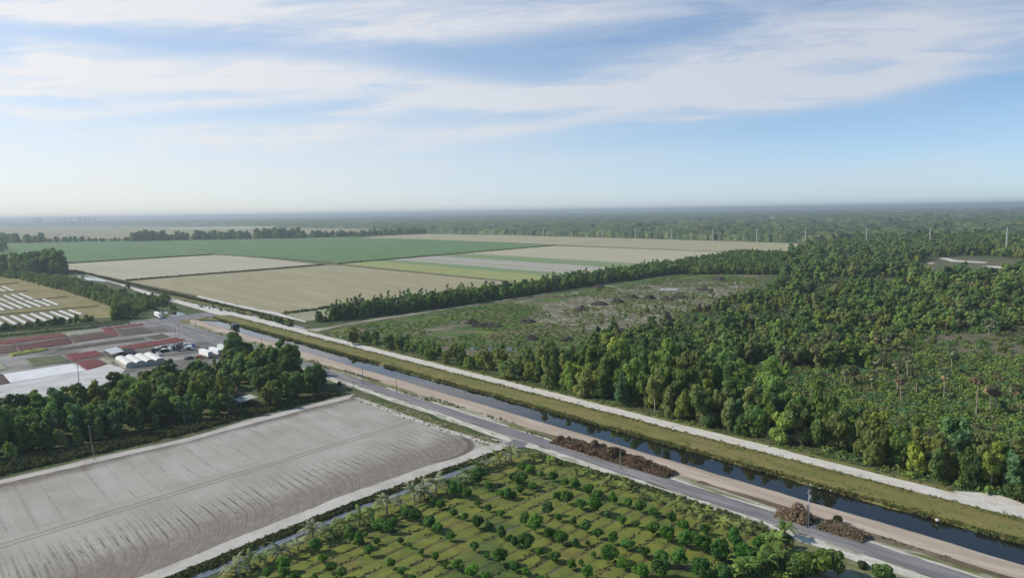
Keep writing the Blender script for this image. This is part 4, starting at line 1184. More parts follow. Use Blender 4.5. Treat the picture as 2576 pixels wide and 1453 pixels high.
# waterside weeds along both edges of the grassy bank
xs = g.uniform(-365, 330, 15000); side = g.random(15000)
ys = np.where(side < .40, g.normal(1.3, .8, 15000), np.where(side < .72, g.normal(14.4, 1.0, 15000), g.uniform(2, 14, 15000)))
keep = vnoise(xs / 6, ys / 3, 8) > np.where(side < .72, .22, .55)
wx = g.uniform(-300, 330, 2600); wy = g.normal(.5, .55, 2600); kk = vnoise(wx / 9, wy * .2, 77) > .45
low_growth('waterside_reeds', np.stack([wx[kk], wy[kk]], 1), .35, 1.0, 24, .34, massleaf('reed_leaves', [(.10, .125, .035), (.07, .10, .032), (.15, .135, .055)], .15), 'taller weeds hanging over the far edge of the canal water', 19, 1.1, .6)
low_growth('bank_weeds', np.stack([xs[keep], ys[keep]], 1),   .22, .75, 16, .28, M_weed, 'weeds and tall grass along the canal bank', 7, 1.0, .6)
# dark growth on the ditch bank and along the wood edge
def along(poly_a, poly_b, n, seed):
    g = np.random.default_rng(seed); out = []
    A, B = [np.array(G(*p)) for p in poly_a], [np.array(G(*p)) for p in poly_b]
    L = [np.linalg.norm(A[i + 1] - A[i]) for i in range(len(A) - 1)]; L = np.array(L) / sum(L)
    for _ in range(n):
        i = g.choice(len(L), p=L); t = g.random(); s = g.random()
        out.append((A[i] + (A[i + 1] - A[i]) * t) * (1 - s) + (B[i] + (B[i + 1] - B[i]) * t) * s)
    return np.array(out)


low_growth('ditch_hedge', along([(1285, 1125), (1110, 1184), (900, 1260), (644, 1362), (420, 1455), (200, 1545)], [(1290, 1131), (1115, 1193), (905, 1272), (650, 1379), (430, 1475), (215, 1565)], 1500, 9), .35, .95, 34, .36, M_hedge, 'dark growth on the bank of the ditch', 8, .9)
low_growth('wood_edge_hedge', along([(-200, 1250), (0, 1196), (240, 1142), (475, 1090), (644, 1043), (780, 1011), (860, 992)], [(-200, 1225), (0, 1172), (240, 1122), (475, 1072), (644, 1028), (780, 1000), (850, 985)], 1500, 10), .6, 1.7, 40, .5, M_hedge, 'dark hedge along the edge of the wood', 9, 1.0)
low_growth('field_edge_weeds', along([(893, 993), (1030, 1030), (1180, 1085), (1262, 1112)], [(882, 1001), (1000, 1046), (1120, 1086), (1232, 1123)], 420, 12), .2, .5, 20, .25, M_weed, 'weeds on the strip between sand field and road', 10)
xs = g.uniform(-300, 330, 3600); ys = g.uniform(-25.5, -19.8, 3600); keep = (vnoise(xs / 14, ys / 5, 18) > .60)
low_growth('verge_weeds', np.stack([xs[keep], ys[keep]], 1), .2, .6, 22, .26, M_weed, 'scattered weeds on the verge of the gray road', 11, .8)
# weeds along the orchard rows
OP = [(1310, 1145), (1345, 1143), (1560, 1210), (1830, 1303), (1990, 1365), (2060, 1420), (2200, 1560), (1288, 1600), (500, 1500), (620, 1430), (900, 1300), (1110, 1215)]
rowv = []
for kx in range(-4, 60):
    for yy in np.arange(-230, -36, .55): rowv.append((kx * 4.4 + 70 - .13 * (yy + 100) + .8 + g.normal(0, .45), yy + g.uniform(-.3, .3)))
rowv = np.array(rowv); kk = inV(OP, rowv[:, 0], rowv[:, 1]) & (vnoise(rowv[:, 0] / 5, rowv[:, 1] / 5, 40) > .60)
low_growth('orchard_weeds', rowv[kk], .15, .5, 20, .24, M_hedge, 'dark weeds along the rows of the orchard', 12, .7)
low_growth('orchard_margin', along([(1330, 1146), (1560, 1210), (1830, 1300), (1990, 1362)], [(1350, 1141), (1570, 1203), (1845, 1294), (2010, 1357)], 620, 13), .35, 1.0, 34, .36, massleaf('margin_leaves', [(.085, .12, .035), (.06, .09, .03), (.13, .14, .05)], .2), 'bushy margin between orchard and gray road', 13)
low_growth('corner_bushes', along([(1800, 1405), (1880, 1400), (1975, 1366)], [(1760, 1490), (1880, 1490), (1985, 1470)], 150, 14), .8, 1.9, 80, .5, M_scrub, 'tangled bushes in the corner of the orchard', 14, .8)
low_growth('hedge_rows', np.concatenate([along([(0, 832), (320, 806)], [(0, 836), (322, 809)], 420, 15), along([(-60, 850), (325, 812)], [(-60, 854), (326, 815)], 420, 16)]), .6, 1.3, 26, .6, massleaf('pale_hedge', [(.13, .16, .085), (.09, .125, .06)], .1), 'rows of pale green nursery shrubs', 15)

X, Y = grid_pts(-560, -170, 26, 900, 3.2, .48, 41)
k = inV(TREELINE, X, Y) & (np.random.default_rng(9).random(X.shape) < .75)
low_growth('treeline_undergrowth', np.stack([X[k], Y[k]], 1), 1.2, 3.0, 46, .9, massleaf('undergrowth_leaves', [(.10, .150, .050), (.13, .15, .06), (.075, .12, .05)], .08), 'green undergrowth beneath the line of trees', 16, .95)

low_growth('field_margin_growth', np.concatenate([along([(714, 788), (1000, 751), (1430, 698)], [(716, 791), (1002, 754), (1432, 701)], 700, 31), along([(314, 705), (815, 666)], [(316, 707), (816, 668)], 600, 32),
                                                  along([(851, 662.5), (1395, 617)], [(853, 664.5), (1396, 618.2)], 900, 33), along([(150, 663), (537, 639.4)], [(152, 664.5), (538, 640.6)], 600, 34), along([(186, 680), (700, 800)], [(184, 683), (690, 803)], 700, 35)]),
           .8, 2.6, 20, 1.1, M_hedge, 'rank growth in the ditches between the fields', 17, .8)

X, Y = grid_pts(-460, 420, 44, 620, 5.4, .48, 61)
k = inV(BIGPOLY, X, Y) & ~inV(RCLEAR, X, Y) & ~inV(SCRUB, X, Y)
u_, v_ = PV(X, Y); k &= (u_ > 900) & (u_ < 2800)
low_growth('woodland_undergrowth', np.stack([X[k], Y[k]], 1), 1.3, 3.4, 44, 1.0, massleaf('woodland_leaves', [(.095, .165, .058), (.13, .17, .055), (.075, .135, .055), (.15, .14, .075)], .04), 'light green undergrowth between the woodland trees', 18, .8)

# ------------------------------------------------------------------ orchard trees, read off the photograph
OT = Z(644, 1089.7, (1740, 915), (1830, 955), (1510, 805), (1600, 840), (1240, 920), (1340, 950), (1380, 875), (945, 1040), (1040, 1090), (1140, 1175), (1215, 1060), (600, 1140), (1955, 1025),
       (1985, 790), (2000, 580), (2120, 610), (2240, 470), (2340, 525), (2340, 735), (2470, 785), (2455, 590), (2540, 610), (2230, 905), (2345, 925), (2470, 1000), (2560, 1040), (1660, 1170),
       (1800, 1230), (2195, 1130), (2320, 1200), (1355, 1295), (1460, 1365), (750, 1335), (860, 1395), (1895, 1290), (2035, 1320), (2450, 1260), (2170, 1390), (2320, 1440), (1545, 1095), (1450, 1055),
       (670, 1245), (270, 1330), (280, 1400), (120, 1390), (1570, 1440), (980, 1440), (390, 1440), (1100, 990), (2100, 820), (1860, 710), (2230, 690), (1780, 660), (590, 1420))
OR_ = [70, 55, 55, 65, 65, 65, 50, 65, 65, 50, 40, 65, 50, 45, 80, 55, 80, 50, 40, 40, 45, 60, 65, 50, 65, 40, 40, 45, 45, 30, 50, 45, 55, 50, 35, 65, 85, 70, 60, 30, 35, 45, 65, 60, 50, 40, 35, 50, 30, 40, 50, 35, 35, 40]
O2 = [(85, 485, 75), (210, 530, 45), (90, 560, 45), (100, 340, 50), (190, 365, 50), (290, 405, 40), (415, 435, 50), (530, 490, 45), (640, 510, 60), (765, 570, 60), (870, 605, 50), (1020, 660, 55), (1165, 695, 50),
      (1295, 745, 60), (1420, 785, 50), (450, 615, 45), (555, 660, 65), (690, 715, 55), (830, 755, 75), (360, 770, 65), (465, 830, 40), (615, 880, 50), (745, 935, 60), (130, 875, 60), (240, 945, 80),
      (365, 1005, 65), (500, 1050, 65), (640, 1080, 45), (860, 1005, 50), (1020, 1055, 55), (1170, 1110, 65), (1110, 865, 50), (1260, 890, 30), (1605, 850, 50), (1420, 970, 65), (1565, 1035, 75),
      (1740, 1090, 85), (1920, 1135, 90), (1325, 1190, 60), (980, 1240, 85), (1115, 1305, 60), (1500, 1270, 70), (1680, 1290, 95), (1290, 1390, 75), (1500, 1400, 90), (765, 1400, 65), (600, 1310, 55),
      (425, 1230, 60), (275, 1180, 50), (140, 1110, 80), (25, 1080, 50), (30, 1330, 60), (140, 1370, 40), (10, 600, 40), (10, 450, 50), (960, 790, 40), (1830, 1030, 50), (1945, 965, 50), (2250, 1100, 90),
      (2100, 1230, 100), (2330, 1250, 90), (1900, 1400, 100), (2120, 1430, 90), (2480, 1120, 60), (695, 1260, 30), (820, 1190, 30), (760, 1070, 30), (290, 1430, 40), (1720, 920, 55), (485, 970, 30)]
orch = [(u, v, r) for (u, v), r in zip(OT, OR_)] + [(1288 + a * .25, 1089.7 + b_ * .25, r) for a, b_, r in O2]
orch_xy = []
for (u, v, r) in orch:
    x, y = G(u, v, 1.5); d = dist(x, y); rad = r * .25 * d / FPX
    orch_xy.append((x, y, rad))
# the rows run away from the road: sort into rows by their offset along it
byrow = {}
for (x, y, rad) in orch_xy:
    byrow.setdefault(int(round((x + .13 * y) / 8.8)), []).append((x, y, rad))
for ri, key in enumerate(sorted(byrow)):
    for i, (x, y, rad) in enumerate(sorted(byrow[key], key=lambda q: -q[1])):
        g = random.Random(int(x * 31 + y * 17)); j = g.randrange(4)
        c = g.choice([(.085, .18, .036), (.10, .205, .038), (.070, .155, .036), (.088, .18, .048)])
        size = 'large round' if rad > 1.75 else 'small' if rad < 1.1 else 'round'
        s = rad / 1.62
        plant('orchard_tree', f'{size} orchard tree, {nth(i + 1)} from the gray road in the {nth(ri + 1)} row from the ditch', 'tree', 'orchard trees',
              [('trunk', FRUIT[j][1], None), ('crown', FRUIT[j][0], c)], x, y, g.uniform(0, 6.28), s, 0, s * g.uniform(.9, 1.15))

# ------------------------------------------------------------------ coconut palms along the ditch, bananas and palms on the road side
CP = Z(644, 1089.7, (2565, 290), (2455, 310), (2330, 345), (2240, 385), (2140, 460), (2060, 505), (1940, 560), (1815, 610), (1690, 660), (1590, 690), (1450, 750), (1320, 820), (1185, 880), (1045, 930), (905, 985),
       (750, 1040), (575, 1080), (425, 1175), (260, 1250), (80, 1310), (-60, 1370), (-200, 1430))
for i, (u, v) in enumerate(CP):
    g = random.Random(i); j = g.randrange(3); x, y = G(u, v); s = g.uniform(1.4, 1.9)
    plant('coconut_palm', f'young gray-green coconut palm, {nth(i + 1)} from the gray road in the line along the ditch', 'palm', 'coconut palms along the ditch',
          [('trunk', COCO[j][1], None), ('fronds', COCO[j][0], g.choice([(.18, .21, .085), (.21, .22, .13), (.15, .20, .07)]))], x, y, g.uniform(0, 6.28), s)
BP = Z(1288, 1089.7, (230, 290), (380, 320), (640, 420), (760, 450), (960, 535), (1140, 560), (1205, 585), (1310, 660), (1480, 705), (1640, 770), (1810, 830), (1940, 880), (2120, 950), (2340, 1020), (2490, 1040))
for i, (u, v) in enumerate(BP):
    g = random.Random(i + 50); x, y = G(u, v)
    if i < 4:
        plant('banana_plant', f'bright green banana clump, {nth(i + 1)} from the field entrance in the roadside margin', 'banana plant', 'plants along the orchard margin',
              [('stems', BANANA[i % 2][1], None), ('leaves', BANANA[i % 2][0], (.15, .22, .045))], x, y, g.uniform(0, 6.28), g.uniform(.95, 1.25))
    else:
        j = g.randrange(3)
        plant('roadside_palm', f'small yellow-green palm, {nth(i - 3)} from the left in the orchard margin beside the gray road', 'palm', 'plants along the orchard margin',
              [('trunk', COCO[j][1], None), ('fronds', COCO[j][0], g.choice([(.17, .20, .06), (.19, .21, .08), (.14, .19, .05)]))], x, y, g.uniform(0, 6.28), g.uniform(1.0, 1.35))
BN = Z(1288, 1089.7, (2500, 1330), (2380, 1430), (2560, 1400), (2300, 1480)) + Z(1932, 1089.7, (60, 1180), (160, 1060), (20, 1260), (-120, 1330), (-60, 1400), (90, 1330), (-20, 1180), (-180, 1440))
for i, (u, v) in enumerate(BN):
    g = random.Random(i + 80); x, y = G(u, v)
    plant('banana_plant', f'tall banana plant, {nth(i + 1)} in the clump at the orchard corner by the gray road', 'banana plant', 'banana plants at the orchard corner',
          [('stems', BANANA[i % 2][1], None), ('leaves', BANANA[i % 2][0], (.17, .23, .05))], x, y, g.uniform(0, 6.28), g.uniform(1.35, 1.8))
BS = [((2062, 1450), 2.6, (.17, .20, .045), 'large yellow-green bush in the sandy corner below the gray road'), ((2015, 1446), 1.8, (.12, .17, .045), 'green bush just left of the large yellow-green bush'),
      ((2105, 1456), 1.9, (.16, .18, .05), 'yellow-green bush just right of the large bush below the road'), ((2215, 1462), 1.7, (.12, .17, .05), 'green bush at the bottom edge right of the sandy corner'),
      ((2165, 1425), .7, (.07, .085, .03), 'small weedy bush on pale sand between two larger bushes'), ((1975, 1375), 1.1, (.07, .12, .035), 'green shrub at the end of the orchard margin near the road'),
      ((2110, 1318), .9, (.06, .08, .025), 'small green shrub between the two brown brush piles'), ((2035, 1315), .8, (.07, .085, .025), 'low green shrub at the foot of the pole with a crossarm'),
      ((1505, 840), 1.7, (.05, .08, .03), 'lone dark shrub at the near rim of the clearing'), ((2560, 1262), 2.2, (.06, .09, .026), 'leafy bush beside the sandy turnout at right edge')]
for i, ((u, v), s, c, lab) in enumerate(BS):
    x, y = G(u, v); plant('bush', lab, 'bush', 'single bushes', [('stem', BUSH[i % 3][1], None), ('crown', BUSH[i % 3][0], c)], x, y, i * 1.3, s)

# ------------------------------------------------------------------ cabbage palms in the scrub
SP = [((140, 275), None), ((230, 295), (228, 440)), ((320, 235), (330, 420)), ((470, 260), (487, 450)), ((390, 150), None), ((520, 115), None), ((590, 190), None), ((590, 270), (600, 430)), ((700, 130), None),
      ((760, 260), (770, 430)), ((850, 225), (815, 430)), ((960, 150), None), ((1030, 260), (1030, 420)), ((1100, 110), None), ((1190, 130), None), ((1210, 230), None), ((1090, 370), (1090, 520)), ((1160, 320), None),
      ((1400, 280), None), ((1410, 360), (1400, 560)), ((1320, 430), (1300, 690)), ((1350, 570), (1335, 790)), ((1490, 500), (1495, 700)), ((1840, 300), (1850, 480)), ((1785, 520), (1770, 750)),
      ((2085, 590), (2095, 900)), ((2250, 680), (2235, 890)), ((2290, 700), (2280, 890)), ((770, 470), (772, 620)), ((855, 470), (852, 610)), ((1045, 520), (1045, 670)), ((2480, 660), (2480, 770)), ((2215, 10), (2220, 110))]
DEAD = {21: 4, 25: 3, 26: 4, 27: 3}
palmlab = {10: 'bright green cabbage palm, tallest of the cluster before the dark trees', 21: 'bent cabbage palm with leaning pale trunk in the scrub', 25: 'dead cabbage palm with rusty brown crown on a straight pale trunk',
           26: 'left of the two dying palms with crossed pale trunks near the right edge', 27: 'right of the two dying palms with crossed pale trunks near the right edge', 32: 'solitary large cabbage palm among dark trees far right'}
for i, (cpt, bpt) in enumerate(SP):
    g = random.Random(i + 300)
    u, v = 1932 + cpt[0] * .25, 815.7 + cpt[1] * .25
    if bpt:
        x, y = G(1932 + bpt[0] * .25, 815.7 + bpt[1] * .25)
        d = dist(x, y); h = max(4.0, (bpt[1] - cpt[1]) * .25 * d / FPX)
    else: h = 8.5; x, y = G(u, v, h)
    j = DEAD.get(i, g.randrange(3)); base_h = (8.0, 10.0, 6.5, 9.0, 7.0)[j]
    fr, tr, sk = SABAL[j]; s = 1.2 if i != 32 else 1.7
    c = (.19, .205, .115) if j < 3 else (.20, .16, .085)
    if i == 10: c = (.17, .28, .05)
    lab = palmlab.get(i, f'tall gray-green cabbage palm, {nth(i + 1)} from the left counting through the scrub palms')
    t = plant('cabbage_palm', lab, 'palm', 'cabbage palms in the scrub', [('trunk', tr, None), ('fronds', fr, c), ('dead_fronds', sk, None)], x, y, g.uniform(0, 6.28), s, 0, h / base_h)
    for ch in t.children:
        if 'frond' in ch.name: ch.scale.z = s / (h / base_h); ch.location.z = base_h * (1 - ch.scale.z)

# ------------------------------------------------------------------ poles
M_wood = plain('weathered_wood', (.235, .205, .175), .9, .1, .2, 2)
M_darkwood = plain('dark_wood', (.10, .085, .07), .9, .1, .2, 2)
M_conc = plain('pale_concrete', (.38, .38, .365), .8, .2, .1, .3)
M_metal = plain('gray_metal', (.42, .43, .44), .45, .5, .08, 1, .3)
M_white_paint = plain('white_paint', (.78, .78, .76), .5, .4, .05, .6)
M_black = plain('black_plastic', (.02, .02, .022), .5, .4)
M_glass = plain('dark_glass', (.03, .035, .04), .12, .6)
M_tyre = plain('rubber', (.025, .025, .025), .9, .1)


def pole(u, vt, vb, label, arm=False, m=None, lean=0.0, cap=False, name='utility_pole', w=1.0):
    x, y = G(u, vb); d = dist(x, y); h = (vb - vt) * d / FPX
    t = thing(name, label, 'pole', (x, y, 0), 0, 'poles along the roads')
    MB().tube([(0, 0, -.4), (lean * .5, 0, h * .5), (lean, 0, h)], [.17 * w, .15 * w, .11 * w], 8).build('pole_shaft', m or M_wood, t)
    if arm:
        MB().box((lean, 0, h - .7), (.12, 2.0, .14)).build('cross_arm', M_wood, t)
        for s in (-.8, .8): MB().tube([(lean, s, h - .62), (lean, s, h - .35)], [.05, .03], 6).build('insulator', M_conc, t)
        MB().tube([(lean + .3, .2, h - 2.3), (lean + .3, .2, h - 1.4)], [.24, .24], 10).build('transformer', M_metal, t)
    else:
        for s in (-.16, .16): MB().tube([(lean, s, h - .5), (lean, s * 2.0, h - .35)], [.045, .03], 6).build('insulator', M_conc, t)
        if cap: MB().tube([(lean, 0, h), (lean, 0, h + .12)], [.16, .08], 8).build('pole_cap', M_metal, t)
    return t


pole(2033, 1238, 1327, 'tall pale utility pole with crossarm and transformer between the two brown brush piles', True, M_conc)
pole(2029, 1273, 1327, 'short dark wooden pole standing right beside the pole with a crossarm', False, M_darkwood)
pole(1977, 1302, 1341, 'thin wooden pole on the orchard side of the gray road near the first brush pile', False, None, 0, True, 'utility_pole', .7)
pole(1560, 1122, 1177, 'wooden pole standing in front of the long reddish brush pile', False)
pole(998, 956, 990, 'wooden pole on the verge above the corner of the sand field, right one', False)
pole(913, 921, 966, 'taller wooden pole on the verge against the sky reflection in the canal', False)
pole(890, 956, 983, 'slim wooden pole on the orchard-side edge of the gray road by the sand field corner', False, None, 0, False, 'utility_pole', .8)
pole(659, 849, 877, 'thin pole in front of the bright canal water, left of two by the wood', False)
pole(685, 865, 889, 'thin pole in front of the pink dirt road, right of two by the wood', False)
pole(604, 856, 881, 'thin pole beside the white trailers and the gray road', False)
pole(559, 866, 880, 'short thin pole just behind the white box trailers', False)
pole(442, 820, 841, 'left one of the pair of thin poles at the farm road bend', False)
pole(451, 814, 841, 'right one of the pair of thin poles at the farm road bend', False)
pole(492, 805, 823, 'thin pole at the end of the canal near the dark pump house', False)
pole(199, 920, 968, 'dark pole on the pale yard behind the wood, beside the white ground sheet', False, M_darkwood)
pole(238, 1088, 1157, 'tall leaning bare wooden pole on the far edge of the sand field', False, M_wood, -5.2, True, 'leaning_pole', .9)


def transmission(u, vt, vb, i):
    x, y = G(u, vb); d = dist(x, y); h = (vb - vt) * d / FPX
    t = thing('transmission_pole', f'tall pale transmission pole at the forest edge, {nth(i)} from the left', 'power pole', (x, y, 0), R(52), 'transmission poles along the forest')
    MB().tube([(0, 0, -1), (0, 0, h)], [1.35, .9], 8).build('pole_shaft', M_conc, t)
    for k, f in enumerate((.72, .82, .92)):
        MB().tube([(0, 0, h * f), (0, (1 if k % 2 else -1) * 3.0, h * f + .5)], [.22, .14], 6).build('insulator_arm', M_metal, t)


for i, (u, a, b_) in enumerate([(1108, 576, 588), (1133, 573.5, 588), (1243, 572, 592), (1302, 578, 592), (1368, 574, 594), (1439, 578, 596), (1515, 578, 599), (1598, 573, 601), (1690, 578, 604), (1792, 580, 607), (1904, 575, 609.5),
                               (2026, 578, 611), (2179, 579, 616), (2339, 580, 617), (2531, 584, 640)]): transmission(u, a, b_, i + 1)
for i, (u, a, b_) in enumerate([(1403, 585, 595), (1475, 589, 598), (1556, 588, 600), (1645, 589, 603), (1740, 590.5, 606), (1848, 594, 608.5), (1963, 594, 611), (2257, 600, 613)]):
    x, y = G(u, b_); d = dist(x, y); h = (b_ - a) * d / FPX
    t = thing('distribution_pole', f'short pole between the tall transmission poles, {nth(i + 1)} from the left', 'power pole', (x, y, 0), R(52), 'short poles at the forest edge')
    MB().tube([(0, 0, -1), (0, 0, h)], [.6, .4], 7).build('pole_shaft', M_conc, t)
    MB().box((0, 0, h - 1), (.5, 5, .4)).build('cross_arm', M_wood, t)

# ------------------------------------------------------------------ brush piles
M_dryleaf = massleaf('dry_brush', [(.17, .095, .074), (.12, .076, .058), (.085, .095, .040), (.23, .145, .11)], .28)
M_paleleaf = massleaf('pale_brush', [(.28, .19, .125), (.19, .13, .085), (.35, .26, .18)], .35)
M_mixleaf = massleaf('mixed_brush', [(.20, .145, .095), (.085, .09, .04), (.27, .21, .15)], .35)
M_graybrush = massleaf('gray_brush', [(.16, .13, .115), (.10, .085, .07), (.21, .19, .175)], .3)
M_stick = plain('dry_branches', (.22, .16, .12), .95, .05, .3, 1)


def brush(pa, pb, w, h, nm, label, m, seed, nq=2600, size=.5, group=None):
    """a heap of cut branches from pa to pb"""
    g = np.random.default_rng(seed); a, b_ = np.array(G(*pa)), np.array(G(*pb)); L = np.linalg.norm(b_ - a)
    t = thing(nm, label, 'brush pile', (a[0], a[1], 0), math.atan2(b_[1] - a[1], b_[0] - a[0]), group)
    lobes = []
    n = max(5, int(L / (w * .28)))
    for i in range(n):
        f = (i + .5) / n; k = max(.35, math.sin(math.pi * min(.97, max(.03, f))) ** .35) * g.uniform(.5, 1.3)
        for q in range(7):
            yy = g.uniform(-.42, .42); top = max(.15, 1 - (abs(yy) / .5) ** 1.5)
            lobes.append((f * L + g.uniform(-.5, .5) * L / n, yy * w * k, h * k * top * g.uniform(.15, .72), h * g.uniform(.16, .36) * k))
    mv, mf, nx, ny = [], [], max(8, int(L / .8)), 8                     # the packed heart of the heap
    for i in range(nx + 1):
        for j in range(ny + 1):
            a_, c_ = i / nx, j / ny * 2 - 1
            env = max(0.0, math.sin(math.pi * min(.99, max(.01, a_)))) ** .4 * max(0.0, 1 - abs(c_) ** 2)
            mv.append((a_ * L, c_ * w * .5, -.1 + h * .62 * env * g.uniform(.85, 1.1) * (.55 + .75 * float(vnoise(np.array([a_ * L / 3.0]), np.array([c_ * 2.0]), seed)[0]))))
    mf = np.array([(i * (ny + 1) + j, (i + 1) * (ny + 1) + j, (i + 1) * (ny + 1) + j + 1, i * (ny + 1) + j + 1) for i in range(nx) for j in range(ny)])
    mv = np.array(mv); sq = mv[mf][g.integers(len(mf), size=int(nq * 1.5))]; bw = g.dirichlet([1, 1, 1, 1], len(sq))
    sp = (sq * bw[:, :, None]).sum(1) + g.normal(size=(len(sq), 3)) * .18; sp[:, 2] = np.abs(sp[:, 2]) + g.uniform(0, .35, len(sp))
    v, f = join(lobe_cloud(lobes, int(nq * 1.5), size * .75, g, .9, 1.6, .3), quads(sp, g.normal(size=sp.shape) + np.array([0, 0, .6]), size * .9, g, .45), (mv, mf)); v[:, 2] = np.maximum(v[:, 2], .02 + .05 * g.random(len(v)))
    link('brush', mesh_np('brush', v, f, m), t)
    s = MB()
    for i in range(int(40 + nq / 14)):
        q = lobes[g.integers(len(lobes))]; d = sphere_dirs(1, g, .3)[0]; o = np.array(q[:3]) + d * q[3] * .8; dd = d * .5 + g.normal(size=3) * .6; dd[2] = abs(dd[2]) * .6
        e = o + dd * g.uniform(.6, 1.3); s.tube([tuple(o - dd * .4), tuple(e)], [.06, .025], 4)
    s.build('branches', M_stick, t)
    return t


brush((1398, 1108), (1690, 1196), 7.0, 4.1, 'brush_pile', 'long heap of reddish brown cut brush between the gray road and the dirt road', M_dryleaf, 1, 11000, .55)
brush((1955, 1293), (2042, 1316), 4.6, 4.2, 'brush_pile', 'tall pile of pale brown dead palm fronds left of the pole with a crossarm', M_paleleaf, 2, 3000, .5)
brush((2066, 1322), (2180, 1357), 5.0, 3.0, 'brush_pile', 'lower pile of mixed green and brown cuttings right of the pole with a crossarm', M_mixleaf, 3, 3600, .48)
mp = Z(1288, 498, (1190, 1002), (1380, 1010), (880, 1070), (1060, 1045), (690, 1130), (1560, 1020), (1680, 1000), (1920, 930), (160, 1245), (870, 905), (2080, 830)) + Z(644, 498, (2330, 1290), (2170, 1255)) + Z(1288, 815.7, (200, 150), (540, 160), (1080, 80))
for i, (u, v) in enumerate(mp):
    g = random.Random(i); hw = g.uniform(10, 17) if i != 11 else 36
    x, y = G(u, v); d = dist(x, y)
    brush((u - hw, v), (u + hw, v + g.uniform(-1, 2)), d * .018, d * .0068 if i != 11 else 3.2, 'cleared_brush_heap', f'gray-brown heap of cleared brush, {nth(i + 1)} of those lying about the clearing', M_graybrush, 20 + i, 1100 if i != 11 else 2400, .85, 'brush heaps in the clearing')

# ------------------------------------------------------------------ vehicles
def wheels(t, xs, y, r, w=.3):
    for x in xs:
        for s in (-1, 1):
            wh = MB().tube([(x, s * y - w / 2, r), (x, s * y + w / 2, r)], [r, r], 12).build('wheel', M_tyre, t)
            MB().tube([(x, s * (y + w * .35) - .04, r), (x, s * (y + w * .35) + .06, r)], [r * .5, r * .5], 8).build('rim', M_metal, wh)


def semi_truck():
    x, y = G(398, 801.5)
    t = thing('semi_truck', 'white semi truck with long box trailer parked beside the farm road', 'truck', (x + 1, y + 1.5, 0), R(-4))
    MB().box((-10.5, 0, 2.65), (13.6, 2.6, 2.9)).build('trailer_box', M_white_paint, t)
    MB().box((-9.5, 0, 1.05), (14, 1.0, .25)).build('chassis', M_black, t)
    MB().prism([(-2.9, .9), (1.9, .9), (2.0, 1.9), (.55, 2.15), (.0, 3.1), (-.8, 3.75), (-2.9, 3.75)], -1.15, 1.15).build('cab', M_white_paint, t)
    MB().prism([(.50, 2.25), (.56, 2.22), (.08, 3.05), (.02, 3.05)], -1.0, 1.0).build('windscreen', M_glass, t)
    for s in (-1, 1):
        MB().box((-.6, s * 1.16, 2.6), (.9, .03, .7)).build('side_window', M_glass, t)
        MB().box((2.0, s * .85, 1.45), (.06, .3, .22)).build('headlight', M_conc, t)
        MB().tube([(-2.6, s * 1.0, 1.2), (-2.6, s * 1.0, 4.2)], [.09, .09], 8).build('exhaust_stack', M_metal, t)
    MB().box((2.03, 0, 1.4), (.05, 1.1, .8)).build('grille', M_metal, t)
    MB().box((2.1, 0, .7), (.2, 2.4, .35)).build('bumper', M_metal, t)
    MB().tube([(-1.2, 1.1, .75), (-.1, 1.1, .75)], [.32, .32], 10).build('fuel_tank', M_metal, t)
    wheels(t, (1.1, -3.4, -4.6, -14.6, -15.9), 1.08, .52)


semi_truck()


def box_trailer(u, v, L, rz, label, m=None):
    x, y = G(u, v)
    t = thing('box_trailer', label, 'trailer', (x, y, 0), rz, 'white box trailers')
    b = MB().box((0, 0, 2.45), (L, 2.6, 2.8)).build('trailer_box', m or M_white_paint, t)
    MB().box((0, 0, .95), (L * .96, 1.2, .2)).build('chassis', M_black, t)
    for s in (-.62, .62): MB().box((L / 2 + .025, s, 2.4), (.05, 1.15, 2.6)).build('door', M_metal, t)
    MB().box((-L * .3, 0, .55), (.2, 1.6, 1.1)).build('landing_leg', M_metal, t)
    wheels(t, (L * .28, L * .38), 1.05, .5)


box_trailer(518, 897, 14, R(2), 'nearest white box trailer parked beside the wood')
box_trailer(543, 892, 14, R(2), 'middle white box trailer behind the nearest one')
box_trailer(562, 884, 12, R(2), 'farthest pale box trailer, half hidden by a dark tree', plain('pale_green_paint', (.62, .66, .60), .5))


def pickup(u, v, rz, c, cname, label, van=False):
    x, y = G(u, v); m = plain('car_paint_' + cname.replace(' ', '_'), c, .3, .5, .04)
    t = thing('parked_van' if van else 'parked_pickup', label, 'van' if van else 'pickup', (x, y, 0), rz, 'vehicles parked in the nursery yard')
    if van: prof = [(-2.7, .45), (2.6, .45), (2.65, 1.1), (1.9, 1.3), (1.2, 2.25), (-2.7, 2.3)]
    else: prof = [(-2.7, .45), (2.6, .45), (2.65, 1.05), (1.3, 1.2), (.75, 1.85), (-.7, 1.85), (-.85, 1.15), (-2.7, 1.15)]
    MB().prism(prof, -.95, .95).build('body', m, t)
    q = (1.85, 1.45, 1.2, 2.1) if van else (1.28, 1.25, .8, 1.78)
    MB().prism([(q[0] + .03, q[1]), (q[2] + .06, q[3]), (q[2] + .01, q[3]), (q[0] - .03, q[1])], -.82, .82).build('windscreen', M_glass, t)
    for s in (-1, 1):
        MB().box((.05, s * .955, 1.5), (1.2, .03, .42)).build('side_window', M_glass, t)
        MB().box((2.63, s * .65, .85), (.06, .3, .16)).build('headlight', M_conc, t)
    if not van: MB().box((-1.75, 0, 1.17), (1.6, 1.5, .05)).build('cargo_bed', M_black, t)
    wheels(t, (1.65, -1.7), .85, .38)


